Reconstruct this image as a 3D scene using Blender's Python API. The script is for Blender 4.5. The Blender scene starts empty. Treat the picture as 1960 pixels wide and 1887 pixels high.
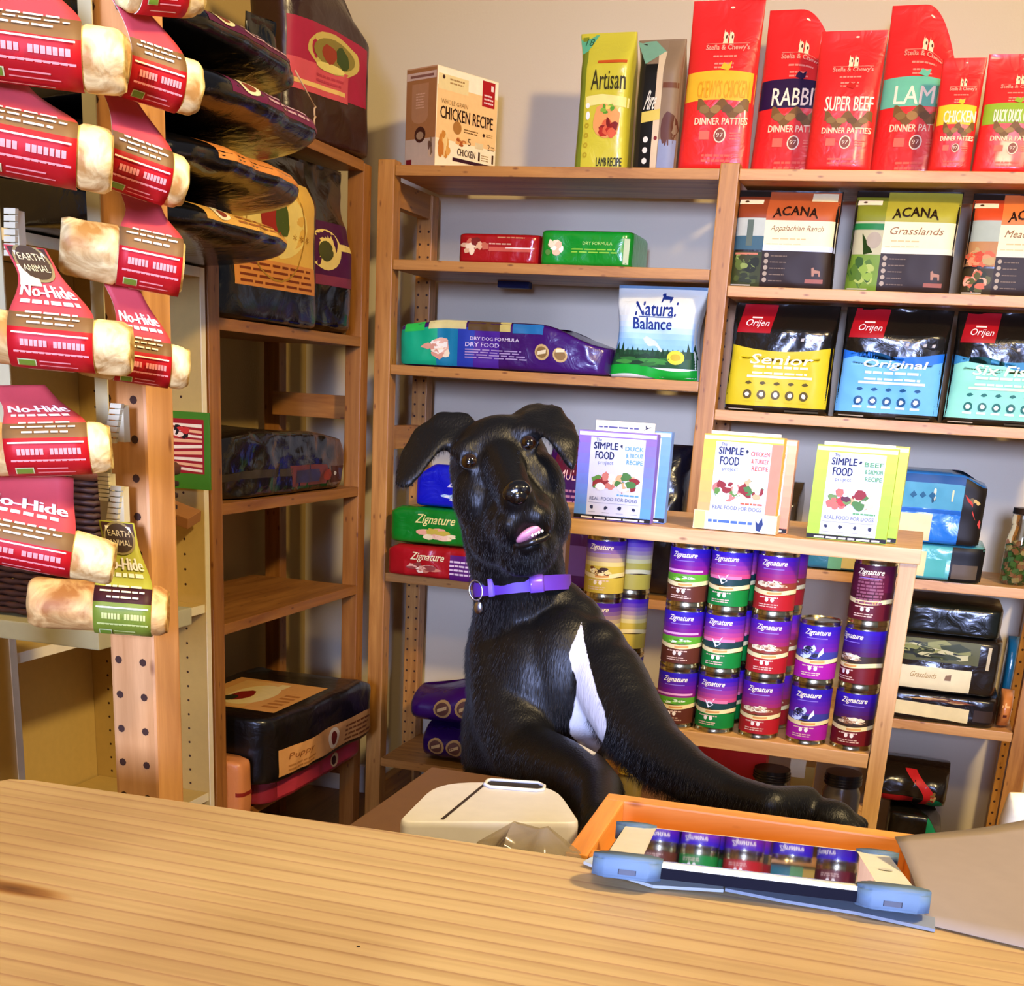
import bpy, bmesh, math, random
from mathutils import Vector, Matrix, noise, Euler
random.seed(7)
SC = bpy.context.scene
COL = SC.collection

# ------------------------------------------------------------------ camera
H = 1.26
FPX, PY, YAW, PITCH, ROLL = 2447.2, 1575.5, -0.2845, -0.3262, 0.0600
F = Vector((math.sin(YAW)*math.cos(PITCH), math.cos(YAW)*math.cos(PITCH), math.sin(PITCH)))
R0 = Vector((math.cos(YAW), -math.sin(YAW), 0)); U0 = R0.cross(F)
RV = math.cos(ROLL)*R0 + math.sin(ROLL)*U0
UV = -math.sin(ROLL)*R0 + math.cos(ROLL)*U0
cam = bpy.data.cameras.new('camera'); camo = bpy.data.objects.new('camera', cam); COL.objects.link(camo)
M = Matrix((RV, UV, -F)).transposed().to_4x4(); M.translation = Vector((0, 0, H))
camo.matrix_world = M
cam.sensor_fit = 'HORIZONTAL'; cam.sensor_width = 36; cam.lens = FPX/1960*36
cam.shift_y = -(PY-943.5)/1960*-1.0
cam.clip_start = .02
SC.camera = camo

def at(u, v, X=None, Y=None, Z=None):
    """point of the room seen at a pixel of the photograph, on a plane of the room"""
    d = F + RV*(u-980)/FPX - UV*(v-PY)/FPX
    t = X/d.x if X is not None else (Y/d.y if Y is not None else (Z-H)/d.z)
    return d*t + Vector((0, 0, H))

# ------------------------------------------------------------------ light
w = bpy.data.worlds.new('world'); SC.world = w; w.use_nodes = True
w.node_tree.nodes['Background'].inputs[0].default_value = (.62, .66, .85, 1)
w.node_tree.nodes['Background'].inputs[1].default_value = .20
def area(name, loc, target, size, power, col, sy=None):
    l = bpy.data.lights.new(name, 'AREA'); l.energy = power; l.color = col; l.size = size
    if sy: l.shape = 'RECTANGLE'; l.size_y = sy
    o = bpy.data.objects.new(name, l); COL.objects.link(o); o.location = loc
    o.rotation_euler = (Vector(target)-Vector(loc)).to_track_quat('-Z', 'Y').to_euler()
    return o
area('ceiling_lamp_light', (1.15, .75, 2.9), (-.7, 3.0, 1.2), .22, 92, (1, .74, .36))
area('ceiling_spot_light', (.1, -.5, 2.9), (-1.0, 2.4, 1.0), .22, 26, (1, .74, .38))
wl = area('shop_window_light', (.55, -4.2, 1.95), (-.50, 3.3, .95), .9, 21, (.44, .54, 1), 1.1); wl.data.spread = math.radians(26)
SC.view_settings.view_transform = 'Standard'
SC.view_settings.look = 'None'
SC.view_settings.exposure = 0.12
SC.view_settings.gamma = 1

# ------------------------------------------------------------------ materials
def lin(c):
    return tuple(((x/12.92) if x <= .04045 else ((x+.055)/1.055)**2.4) for x in c)
def rgb(s):
    s = s.lstrip('#'); return lin(tuple(int(s[i:i+2], 16)/255 for i in (0, 2, 4)))
_m = {}
def mat(col, rough=.5, metal=0, kind='p', coat=0):
    key = (col, rough, metal, kind, coat)
    if key in _m: return _m[key]
    m = bpy.data.materials.new(kind+'_'+col.lstrip('#')); m.use_nodes = True
    nt = m.node_tree; b = nt.nodes['Principled BSDF']; c = rgb(col)
    b.inputs['Base Color'].default_value = (*c, 1); b.inputs['Roughness'].default_value = rough
    b.inputs['Metallic'].default_value = metal
    if coat: b.inputs['Coat Weight'].default_value = coat; b.inputs['Coat Roughness'].default_value = .12
    tc = nt.nodes.new('ShaderNodeTexCoord')
    n = nt.nodes.new('ShaderNodeTexNoise'); nt.links.new(tc.outputs['Object'], n.inputs['Vector'])
    if kind == 'foil':     # crinkled plastic film
        n.inputs['Scale'].default_value = 22; n.inputs['Detail'].default_value = 3; n.inputs['Distortion'].default_value = 1.4
        bp = nt.nodes.new('ShaderNodeBump'); bp.inputs['Strength'].default_value = .26; bp.inputs['Distance'].default_value = .01
        nt.links.new(n.outputs[0], bp.inputs['Height']); nt.links.new(bp.outputs[0], b.inputs['Normal'])
    elif kind == 'bone':   # baked chew skin, blotchy
        n.inputs['Scale'].default_value = 45; n.inputs['Detail'].default_value = 5; n.inputs['Distortion'].default_value = .8
        r = nt.nodes.new('ShaderNodeValToRGB'); r.color_ramp.elements[0].position = .36; r.color_ramp.elements[1].position = .60
        r.color_ramp.elements[0].color = (c[0]*.45, c[1]*.27, c[2]*.12, 1); r.color_ramp.elements[1].color = (*c, 1)
        nt.links.new(n.outputs[0], r.inputs[0]); nt.links.new(r.outputs[0], b.inputs['Base Color'])
        bp = nt.nodes.new('ShaderNodeBump'); bp.inputs['Strength'].default_value = .5; bp.inputs['Distance'].default_value = .004
        nt.links.new(n.outputs[0], bp.inputs['Height']); nt.links.new(bp.outputs[0], b.inputs['Normal'])
    else:
        n.inputs['Scale'].default_value = 60; n.inputs['Detail'].default_value = 2
        r = nt.nodes.new('ShaderNodeValToRGB')
        r.color_ramp.elements[0].color = (c[0]*.9, c[1]*.9, c[2]*.9, 1); r.color_ramp.elements[1].color = (min(c[0]*1.05,1), min(c[1]*1.05,1), min(c[2]*1.05,1), 1)
        nt.links.new(n.outputs[0], r.inputs[0]); nt.links.new(r.outputs[0], b.inputs['Base Color'])
    _m[key] = m; return m
def foil(col, rough=.28): return mat(col, rough, 0, 'foil', .25)
def ink(col):
    m = mat(col, .5); m.node_tree.nodes['Principled BSDF'].inputs['Specular IOR Level'].default_value = .25; return m
def wood(name, c1, c2, axis, scale=1.0, rough=.45, dark=.0):
    key = ('wood', name, axis)
    if key in _m: return _m[key]
    m = bpy.data.materials.new('pine_'+name); m.use_nodes = True; nt = m.node_tree; b = nt.nodes['Principled BSDF']
    tc = nt.nodes.new('ShaderNodeTexCoord'); mp = nt.nodes.new('ShaderNodeMapping')
    s = [14, 14, 14]; s[axis] = 1.1; mp.inputs['Scale'].default_value = [x*scale for x in s]
    n = nt.nodes.new('ShaderNodeTexNoise'); n.inputs['Scale'].default_value = 2.2; n.inputs['Detail'].default_value = 7; n.inputs['Roughness'].default_value = .62; n.inputs['Distortion'].default_value = .6
    r = nt.nodes.new('ShaderNodeValToRGB'); r.color_ramp.elements[0].position = .33; r.color_ramp.elements[1].position = .66
    r.color_ramp.elements[0].color = (*rgb(c1), 1); r.color_ramp.elements[1].color = (*rgb(c2), 1)
    geo = nt.nodes.new('ShaderNodeObjectInfo')
    nt.links.new(tc.outputs['Object'], mp.inputs[0]); nt.links.new(mp.outputs[0], n.inputs[0])
    # knots
    v = nt.nodes.new('ShaderNodeTexVoronoi'); mk = nt.nodes.new('ShaderNodeMapping'); ks = [9, 9, 9]; ks[axis] = 3.2; mk.inputs['Scale'].default_value = ks
    nt.links.new(tc.outputs['Object'], mk.inputs[0]); nt.links.new(mk.outputs[0], v.inputs['Vector'])
    rk = nt.nodes.new('ShaderNodeValToRGB'); rk.color_ramp.elements[0].position = .06; rk.color_ramp.elements[1].position = .16
    rk.color_ramp.elements[0].color = (.30, .16, .07, 1); rk.color_ramp.elements[1].color = (1, 1, 1, 1)
    nt.links.new(v.outputs['Distance'], rk.inputs[0])
    mx = nt.nodes.new('ShaderNodeMix'); mx.data_type = 'RGBA'; mx.blend_type = 'MULTIPLY'; mx.inputs[0].default_value = .8
    nt.links.new(n.outputs[0], r.inputs[0]); nt.links.new(r.outputs[0], mx.inputs[6]); nt.links.new(rk.outputs[0], mx.inputs[7])
    nt.links.new(mx.outputs[2], b.inputs['Base Color'])
    bp = nt.nodes.new('ShaderNodeBump'); bp.inputs['Strength'].default_value = .15; bp.inputs['Distance'].default_value = .002
    nt.links.new(n.outputs[0], bp.inputs['Height']); nt.links.new(bp.outputs[0], b.inputs['Normal'])
    b.inputs['Roughness'].default_value = rough
    _m[key] = m; return m
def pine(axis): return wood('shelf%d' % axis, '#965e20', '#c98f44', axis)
def pine_pale(axis): return wood('pale%d' % axis, '#b8844e', '#dcb27c', axis)

# ------------------------------------------------------------------ objects
def link(name, me, mats, parent=None, smooth=False):
    o = bpy.data.objects.new(name, me); COL.objects.link(o)
    for m in mats: me.materials.append(m)
    if smooth:
        for p in me.polygons: p.use_smooth = True
    if parent: o.parent = parent
    return o
def obj(name, bm, mats, parent=None, smooth=False):
    me = bpy.data.meshes.new(name); bm.to_mesh(me); bm.free()
    if not isinstance(mats, (list, tuple)): mats = [mats]
    return link(name, me, mats, parent, smooth)
def tag(o, label=None, cat=None, group=None, kind=None):
    if label: o['label'] = label
    if cat: o['category'] = cat
    if group: o['group'] = group
    if kind: o['kind'] = kind
    return o
def empty(name, loc=(0, 0, 0), rz=0):
    o = bpy.data.objects.new(name, None); COL.objects.link(o); o.location = loc; o.rotation_euler = (0, 0, rz); o.empty_display_size = .05
    return o
def bx(bm, lo, hi, mi=0, bev=0):
    lo = Vector(lo); hi = Vector(hi)
    r = bmesh.ops.create_cube(bm, size=1)
    for v in r['verts']:
        v.co = Vector(((lo.x+hi.x)/2+(hi.x-lo.x)*v.co.x, (lo.y+hi.y)/2+(hi.y-lo.y)*v.co.y, (lo.z+hi.z)/2+(hi.z-lo.z)*v.co.z))
    fs = set(f for v in r['verts'] for f in v.link_faces)
    if bev:
        es = list(set(e for f in fs for e in f.edges))
        q = bmesh.ops.bevel(bm, geom=es, offset=bev, segments=2, profile=.7, affect='EDGES')
        fs = set(q['faces']) | set(f for f in fs if f.is_valid)
    for f in fs:
        if f.is_valid: f.material_index = mi
    return fs
def boxobj(name, lo, hi, m, parent=None, bev=.002):
    """a board with its origin at its own centre, so that the grain differs from board to board"""
    lo = Vector(lo); hi = Vector(hi); c = (lo+hi)/2
    bm = bmesh.new(); bx(bm, lo-c, hi-c, 0, bev)
    o = obj(name, bm, m, parent); o.location = c
    return o
def tube(bm, pts, r, seg=8, mi=0, caps=True):
    pts = [Vector(p) for p in pts]; rings = []
    for i, p in enumerate(pts):
        d = (pts[min(i+1, len(pts)-1)]-pts[max(i-1, 0)]).normalized()
        a = d.orthogonal().normalized() if i == 0 else (a - d*a.dot(d)).normalized()
        b = d.cross(a); rr = r[i] if isinstance(r, (list, tuple)) else r
        rings.append([bm.verts.new(p+(a*math.cos(t)+b*math.sin(t))*rr) for t in [2*math.pi*k/seg for k in range(seg)]])
    for i in range(len(rings)-1):
        for k in range(seg):
            f = bm.faces.new((rings[i][k], rings[i][(k+1) % seg], rings[i+1][(k+1) % seg], rings[i+1][k])); f.material_index = mi; f.smooth = True
    if caps:
        bm.faces.new(rings[0][::-1]).material_index = mi; bm.faces.new(rings[-1]).material_index = mi

# ------------------------------------------------------------------ printing on packages
_txt = {}
def textgeo(s, ext=0):
    if s in _txt: return _txt[s]
    c = bpy.data.curves.new('t', 'FONT'); c.body = s; c.resolution_u = 2; c.align_x = 'LEFT'
    o = bpy.data.objects.new('t', c)
    me = bpy.data.meshes.new_from_object(o)
    vs = [Vector(v.co) for v in me.vertices]; fs = [tuple(p.vertices) for p in me.polygons]
    bpy.data.objects.remove(o); bpy.data.meshes.remove(me); bpy.data.curves.remove(c)
    if vs:
        x0 = min(v.x for v in vs); x1 = max(v.x for v in vs); y0 = min(v.y for v in vs); y1 = max(v.y for v in vs)
        vs = [((v.x-x0)/(x1-x0), (v.y-y0)/(y1-y0)) for v in vs]
    _txt[s] = (vs, fs); return _txt[s]
class Print:
    """flat ink shapes laid on a surface S(x,z)->(point, normal)"""
    def __init__(s, S, step=.02, eps=.0003): s.S = S; s.bm = bmesh.new(); s.mats = []; s.step = step; s.eps = eps; s.n = 1
    def mi(s, m):
        if isinstance(m, str): m = ink(m)
        if m not in s.mats: s.mats.append(m)
        return s.mats.index(m)
    def put(s, pts, faces, m, lvl):
        k = s.mi(m); vs = []
        for (x, z) in pts:
            p, n = s.S(x, z); vs.append(s.bm.verts.new(p+n*(s.eps*(lvl+1))))
        for f in faces:
            try: q = s.bm.faces.new([vs[i] for i in f]); q.material_index = k; q.smooth = True
            except ValueError: pass
    def rect(s, x0, z0, x1, z1, m, lvl=0, f=None):
        nx = max(1, int(abs(x1-x0)/s.step)); nz = max(1, int(abs(z1-z0)/s.step))
        pts = []
        for j in range(nz+1):
            for i in range(nx+1):
                x = x0+(x1-x0)*i/nx; z = z0+(z1-z0)*j/nz
                if f: x, z = f(x, z)
                pts.append((x, z))
        fs = [(j*(nx+1)+i, j*(nx+1)+i+1, (j+1)*(nx+1)+i+1, (j+1)*(nx+1)+i) for j in range(nz) for i in range(nx)]
        s.put(pts, fs, m, lvl)
    def ell(s, cx, cz, rx, rz, m, lvl=1, n=16, rings=2, jit=0):
        pts = [(cx, cz)]; fs = []
        js = [1+random.uniform(-jit, jit) for _ in range(n)]
        for r in range(1, rings+1):
            for k in range(n):
                a = 2*math.pi*k/n; pts.append((cx+rx*r/rings*math.cos(a)*js[k], cz+rz*r/rings*math.sin(a)*js[k]))
        for k in range(n): fs.append((0, 1+k, 1+(k+1) % n))
        for r in range(1, rings):
            b0 = 1+(r-1)*n; b1 = 1+r*n
            for k in range(n): fs.append((b0+k, b1+k, b1+(k+1) % n, b0+(k+1) % n))
        s.put(pts, fs, m, lvl)
    def ring(s, cx, cz, r0, r1, m, lvl=2, n=20):
        pts = [(cx+r*math.cos(2*math.pi*k/n), cz+r*math.sin(2*math.pi*k/n)) for r in (r0, r1) for k in range(n)]
        s.put(pts, [(k, n+k, n+(k+1) % n, (k+1) % n) for k in range(n)], m, lvl)
    def poly(s, pts, m, lvl=1): s.put(pts, [tuple(range(len(pts)))], m, lvl)
    def text(s, t, x0, z0, x1, z1, m, lvl=3, shear=0, arc=0, bold=0):
        vs, fs = textgeo(t)
        def f(x, z):
            X = x0+(x1-x0)*x + shear*(z1-z0)*z
            Z = z0+(z1-z0)*z + arc*(1-(2*x-1)**2)
            return X, Z
        s.put([f(*v) for v in vs], fs, m, lvl)
        if bold:
            s.put([(a+bold, b) for a, b in [f(*v) for v in vs]], fs, m, lvl+.5)
            s.put([(a+bold*.5, b+bold*.5) for a, b in [f(*v) for v in vs]], fs, m, lvl+.25)
    def lines(s, x0, z0, x1, z1, n, m, lvl=2, fill=.45, ragged=.2):
        h = (z1-z0)/n
        for j in range(n):
            x = x0; end = x1-(x1-x0)*random.uniform(0, ragged)
            while x < end-.001:
                wd = min(random.uniform(.08, .25)*(x1-x0), end-x)
                s.rect(x, z0+h*j, x+wd, z0+h*(j+fill), m, lvl); x += wd+(x1-x0)*.03
    def food(s, cx, cz, w, h, cols, n=14, lvl=2):
        for k in range(n):
            a = random.uniform(0, 6.28); q = math.sqrt(random.random())*.75
            s.ell(cx+math.cos(a)*w/2*q, cz+math.sin(a)*h/2*q, w*random.uniform(.10, .22), h*random.uniform(.12, .26), cols[k % len(cols)], lvl+k*.12, 9, 1, .25)
    def done(s, name, parent):
        return obj(name, s.bm, s.mats, parent)
# ================================================================== the room
WY, WX = 3.66, -1.79
def wallmat(name, c):
    m = bpy.data.materials.new(name); m.use_nodes = True; nt = m.node_tree; b = nt.nodes['Principled BSDF']
    n = nt.nodes.new('ShaderNodeTexNoise'); n.inputs['Scale'].default_value = 180; n.inputs['Detail'].default_value = 3
    tc = nt.nodes.new('ShaderNodeTexCoord'); nt.links.new(tc.outputs['Object'], n.inputs[0])
    bp = nt.nodes.new('ShaderNodeBump'); bp.inputs['Strength'].default_value = .12; bp.inputs['Distance'].default_value = .003
    nt.links.new(n.outputs[0], bp.inputs['Height']); nt.links.new(bp.outputs[0], b.inputs['Normal'])
    b.inputs['Base Color'].default_value = (*rgb(c), 1); b.inputs['Roughness'].default_value = .8
    return m
WALL = wallmat('wall_paint', '#cfc2a4')
tag(boxobj('wall_back', (WX-.1, WY, 0), (2.2, WY+.1, 2.9), WALL, bev=0), kind='structure')
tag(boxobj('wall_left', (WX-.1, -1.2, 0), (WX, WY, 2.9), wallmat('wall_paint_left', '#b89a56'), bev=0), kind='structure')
tag(boxobj('floor', (WX-.1, -1.2, -.06), (2.2, WY+.1, 0), wood('floor', '#6a4425', '#8d6238', 1), bev=0), kind='structure')
tag(boxobj('baseboard_back', (WX, WY-.015, 0), (2.2, WY, .09), mat('#c9bda6', .5)), kind='structure')

# ------------------------------------------------------------------ pine shelving
ZT, Z2, Z3, R1, R2, R3, R4 = 1.775, 1.558, 1.305, 1.524, 1.243, .881, .532
Z4, Z5 = .766, .236
D, XA, BAY, PW, DEP = 3.29, -1.414, .86, .045, .32
HOLE = mat('#3a1c0a', .8)
def post(parent, x, y, ztop, faces, wx=PW, wy=PW, p=.032, m=None, hr=.0034, z0=.15, cols=(-.0125, .0125)):
    """upright with two columns of peg holes on the chosen faces ('-y', '+x')"""
    bm = bmesh.new(); bx(bm, (-wx/2, -wy/2, -ztop/2), (wx/2, wy/2, ztop/2), 0, .003)
    n = int((ztop-.2)/p)
    for face in faces:
        for c in cols:
            for k in range(n):
                z = z0+p*k-ztop/2
                if z > ztop/2-.04: break
                if face == '-y': o, a, b = Vector((c, -wy/2-.0003, z)), Vector((1, 0, 0)), Vector((0, 0, 1))
                else: o, a, b = Vector((wx/2+.0003, c, z)), Vector((0, 1, 0)), Vector((0, 0, 1))
                f = bm.faces.new([bm.verts.new(o+(a*math.cos(t)+b*math.sin(t))*hr) for t in [2*math.pi*i/8 for i in range(8)]]); f.material_index = 1
    o = obj('post', bm, [m or pine(2), HOLE], parent); o.location = (x+wx/2, y+wy/2, ztop/2)
    return o
def shelf(parent, x0, x1, y0, y1, z, th=.024, m=None, slats=True, axis=0, name='shelf'):
    return boxobj(name, (x0, y0, z-th), (x1, y1, z), m or pine(axis), parent, .002)
su = empty('shelving_unit', (XA, D, 0))
su.location = (0, 0, 0)
tag(su, 'two bay pine shelving unit along the back wall holding bags of pet food', 'shelves')
for i in range(3):
    x = XA+BAY*i
    post(su, x, D, ZT+.012, [], z0=.2)
    post(su, x, D+DEP-PW, ZT-.03, ['-y'])
    for z in (.12, 1.12, ZT-.06) if i != 2 else (.12, 1.12):
        boxobj('crossbar', (x+.008, D+PW, z-.03), (x+PW-.008, D+DEP-PW, z+.03), pine(1), su)
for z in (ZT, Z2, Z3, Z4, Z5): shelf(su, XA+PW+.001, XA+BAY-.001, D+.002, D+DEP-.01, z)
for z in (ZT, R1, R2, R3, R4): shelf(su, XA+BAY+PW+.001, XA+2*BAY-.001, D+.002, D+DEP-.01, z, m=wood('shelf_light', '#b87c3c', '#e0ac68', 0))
# right bay's top board runs on past the frame
shelf(su, XA+2*BAY+PW+.001, XA+2*BAY+.5, D+.002, D+DEP-.01, ZT, m=wood('shelf_light', '#b87c3c', '#e0ac68', 0))

# wing along the left wall: frame, shelves run away from the camera
XW, WN = -1.4287, 2.475
wg = empty('shelving_unit', (0, 0, 0))
tag(wg, 'dark pine corner shelving unit against the left wall, between the cabinet and the back shelves', 'shelves')
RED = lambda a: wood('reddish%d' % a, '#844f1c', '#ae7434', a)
XB = -1.755
for y in (WN, 3.24):
    post(wg, XW-PW, y, ZT-.005, [], m=RED(2)); post(wg, XB, y+(.09 if y > 3 else 0), ZT-.03, [], m=RED(2))
    for z in (.20, 1.19): boxobj('crossbar', (XB+PW, y+.05, z-.03), (XW-PW, y+.075, z+.03), RED(0), wg)
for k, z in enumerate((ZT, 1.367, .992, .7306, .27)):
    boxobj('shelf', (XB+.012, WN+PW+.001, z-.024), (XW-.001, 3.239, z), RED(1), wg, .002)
# steel cross brace at the back of the wing
bm = bmesh.new(); tube(bm, [(-1.768, WN+.05, 1.36), (-1.768, 3.28, 1.02)], .004); obj('brace', bm, mat('#4a2a12', .5), wg)

# laminate bookcase with peg holes, nearer than the wing
LAM = mat('#c9ab62', .5); EDG = mat('#f3e6bb', .45)
bc = empty('bookcase', (0, 0, 0))
tag(bc, 'beige laminate bookcase with cream front edges and peg holes, behind the hanging chews', 'bookcase')
BN, BF, BT = 1.80, 2.462, 1.455
def lam_panel(name, lo, hi, edge, holes=False):
    bm = bmesh.new(); lo = Vector(lo); hi = Vector(hi); c = (lo+hi)/2
    bx(bm, lo-c, Vector((hi.x-.002, hi.y, hi.z))-c, 0)
    if edge: bx(bm, Vector((hi.x-.002, lo.y, lo.z))-c, hi-c, 1)
    if holes:
        for x in (XW-.05, XW-.255):
            for k in range(38):
                z = .12+.032*k
                if z > BT-.06 or abs(z-.78) < .03: continue
                o = Vector((x, lo.y-.0003, z))-c
                f = bm.faces.new([bm.verts.new(o+Vector((math.cos(t), 0, math.sin(t)))*.0028) for t in [2*math.pi*i/8 for i in range(8)]]); f.material_index = 2
    o = obj(name, bm, [LAM, EDG, HOLE], bc); o.location = c; return o
lam_panel('side_panel', (XW-.30, BF-.017, 0), (XW, BF, BT), True, True)
lam_panel('side_panel', (XW-.30, BN, 0), (XW, BN+.017, BT), True)
lam_panel('back_panel', (XW-.30, BN+.018, .01), (XW-.292, BF-.018, BT-.02), False)
lam_panel('top_panel', (XW-.289, BN+.018, BT-.018), (XW, BF-.018, BT), True)
for z in (.785, .36):
    lam_panel('shelf', (XW-.289, BN+.018, z-.018), (XW-.004, BF-.018, z), True)

# nearer pine rack the chews hang on
nr = empty('shelving_unit', (0, 0, 0))
tag(nr, 'nearest pine rack with round peg holes in its upright, carrying the hanging chews', 'shelves')
PALE = wood('near2', '#b27a42', '#dca468', 2)
YN = .985; xr = at(301, 1400, Y=YN).x; xl = at(218, 1400, Y=YN).x
n1 = post(nr, xl, YN, 2.05, ['-y'], wx=xr-xl, wy=.042, m=PALE, hr=.0036, cols=(-.0145, .0105), z0=.05)
post(nr, xl-.33, YN, 2.05, ['-y'], wx=xr-xl, wy=.042, m=PALE)
for z in (.55, 1.9): boxobj('crossbar', (xl-.33+.045, YN+.01, z-.03), (xl-.001, YN+.032, z+.03), pine(0), nr)

# ------------------------------------------------------------------ bench for tins
TZ, TY = 1.045, 2.30
tb = empty('display_table', (0, 0, 0))
tag(tb, 'narrow light pine bench with tins on its shelf and recipe boxes on top', 'table')
WT = lambda a: wood('bench%d' % a, '#bb8a50', '#e2b478', a)
xr_ = at(1766, 1048, Y=TY).x; xl_ = at(952, 1000, Y=TY).x
boxobj('top', (xl_, TY, TZ-.026), (xr_, TY+.36, TZ), WT(0), tb, .002)
for x in (xr_-.034, xl_+.02):
    for y in (TY+.006, TY+.32):
        boxobj('leg', (x, y, 0), (x+.030, y+.034, TZ-.0265), WT(2), tb, .002)
zs = at(1690, 1447, Y=TY+.01).z
boxobj('shelf', (xl_+.055, TY+.008, zs-.026), (xr_-.036, TY+.35, zs), WT(0), tb, .002)
boxobj('shelf', (xl_+.055, TY+.008, zs-.216), (xr_-.036, TY+.35, zs-.19), WT(0), tb, .002)

# ------------------------------------------------------------------ counter in front
CZ = .95
def counter_mat():
    m = bpy.data.materials.new('counter_pine'); m.use_nodes = True; nt = m.node_tree; b = nt.nodes['Principled BSDF']
    tc = nt.nodes.new('ShaderNodeTexCoord'); mp = nt.nodes.new('ShaderNodeMapping'); mp.inputs['Scale'].default_value = (1.0, 11, 3); mp.inputs['Rotation'].default_value = (0, 0, -.06)
    nt.links.new(tc.outputs['Object'], mp.inputs[0])
    wv = nt.nodes.new('ShaderNodeTexWave'); wv.wave_type = 'BANDS'; wv.bands_direction = 'Y'; wv.inputs['Scale'].default_value = 1.7; wv.inputs['Distortion'].default_value = 5.0
    wv.inputs['Detail'].default_value = 2; wv.inputs['Detail Scale'].default_value = .35; wv.wave_profile = 'SAW'
    nt.links.new(mp.outputs[0], wv.inputs[0])
    n = nt.nodes.new('ShaderNodeTexNoise'); mp2 = nt.nodes.new('ShaderNodeMapping'); mp2.inputs['Scale'].default_value = (2.5, 60, 5)
    nt.links.new(tc.outputs['Object'], mp2.inputs[0]); nt.links.new(mp2.outputs[0], n.inputs[0]); n.inputs['Scale'].default_value = 2; n.inputs['Detail'].default_value = 5
    n2 = nt.nodes.new('ShaderNodeTexNoise'); n2.inputs['Scale'].default_value = 5; n2.inputs['Detail'].default_value = 2; nt.links.new(tc.outputs['Object'], n2.inputs[0])
    r = nt.nodes.new('ShaderNodeValToRGB'); e = r.color_ramp.elements
    e[0].position = 0; e[0].color = (*rgb('#c2a772'), 1); e[1].position = .82; e[1].color = (*rgb('#bca06c'), 1)
    x = e.new(.95); x.color = (*rgb('#a8845a'), 1)
    nt.links.new(wv.outputs[0], r.inputs[0])
    r2 = nt.nodes.new('ShaderNodeValToRGB'); r2.color_ramp.elements[0].color = (.78, .74, .68, 1); r2.color_ramp.elements[1].color = (1, 1, 1, 1); r2.color_ramp.elements[0].position = .35; r2.color_ramp.elements[1].position = .6
    nt.links.new(n.outputs[0], r2.inputs[0])
    mx = nt.nodes.new('ShaderNodeMix'); mx.data_type = 'RGBA'; mx.blend_type = 'MULTIPLY'; mx.inputs[0].default_value = .7
    nt.links.new(r.outputs[0], mx.inputs[6]); nt.links.new(r2.outputs[0], mx.inputs[7])
    r3 = nt.nodes.new('ShaderNodeValToRGB'); r3.color_ramp.elements[0].color = (.86, .82, .78, 1); r3.color_ramp.elements[1].color = (1, 1, 1, 1); r3.color_ramp.elements[0].position = .4; r3.color_ramp.elements[1].position = .58
    nt.links.new(n2.outputs[0], r3.inputs[0])
    my = nt.nodes.new('ShaderNodeMix'); my.data_type = 'RGBA'; my.blend_type = 'MULTIPLY'; my.inputs[0].default_value = 1
    nt.links.new(mx.outputs[2], my.inputs[6]); nt.links.new(r3.outputs[0], my.inputs[7])
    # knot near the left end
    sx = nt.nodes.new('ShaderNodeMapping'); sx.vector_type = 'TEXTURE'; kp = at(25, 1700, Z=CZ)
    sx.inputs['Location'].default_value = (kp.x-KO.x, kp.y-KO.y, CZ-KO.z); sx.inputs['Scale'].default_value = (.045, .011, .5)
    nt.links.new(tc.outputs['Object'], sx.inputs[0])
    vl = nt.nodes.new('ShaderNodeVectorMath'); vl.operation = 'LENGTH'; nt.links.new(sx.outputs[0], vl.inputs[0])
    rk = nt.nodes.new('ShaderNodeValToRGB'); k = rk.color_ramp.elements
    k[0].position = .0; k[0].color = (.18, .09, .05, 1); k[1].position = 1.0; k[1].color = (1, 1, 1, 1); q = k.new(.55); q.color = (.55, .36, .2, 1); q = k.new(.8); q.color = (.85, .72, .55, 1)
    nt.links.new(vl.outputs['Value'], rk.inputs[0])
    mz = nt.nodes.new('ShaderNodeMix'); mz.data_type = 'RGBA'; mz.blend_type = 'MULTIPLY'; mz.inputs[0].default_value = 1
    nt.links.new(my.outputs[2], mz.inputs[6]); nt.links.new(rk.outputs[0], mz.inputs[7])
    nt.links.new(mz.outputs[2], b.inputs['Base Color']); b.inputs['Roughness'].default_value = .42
    bp = nt.nodes.new('ShaderNodeBump'); bp.inputs['Strength'].default_value = .2; bp.inputs['Distance'].default_value = .001
    nt.links.new(n.outputs[0], bp.inputs['Height']); nt.links.new(bp.outputs[0], b.inputs['Normal'])
    return m
# top board follows the slightly skewed far edge
e0, e1 = at(40, 1487, Z=CZ), at(1115, 1640, Z=CZ)
sl = (e1.y-e0.y)/(e1.x-e0.x)
ct = empty('counter', (0, 0, 0)); tag(ct, 'pale pine shop counter with a knot and long grain lines, in the foreground', 'counter')
bm = bmesh.new(); yb = lambda x: e0.y+sl*(x-e0.x)
fp = [(e0.x-.012, -.05), (1.2, -.05), (1.2, yb(1.2)), (e0.x+.012, yb(e0.x)), (e0.x-.006, yb(e0.x)-.006), (e0.x-.012, yb(e0.x)-.02)]
KO = Vector((.2, .4, CZ-.015))
lo_ = [bm.verts.new(Vector((x, y, CZ-.032))-KO) for x, y in fp]; hi_ = [bm.verts.new(Vector((x, y, CZ))-KO) for x, y in fp]
bm.faces.new(lo_[::-1]); bm.faces.new(hi_)
for i in range(len(fp)): bm.faces.new((lo_[i], lo_[(i+1) % 6], hi_[(i+1) % 6], hi_[i]))
bmesh.ops.bevel(bm, geom=[e for e in bm.edges if abs(e.verts[0].co.z-e.verts[1].co.z) < 1e-6 and e.verts[0].co.z > 0], offset=.003, segments=2, affect='EDGES')
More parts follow.
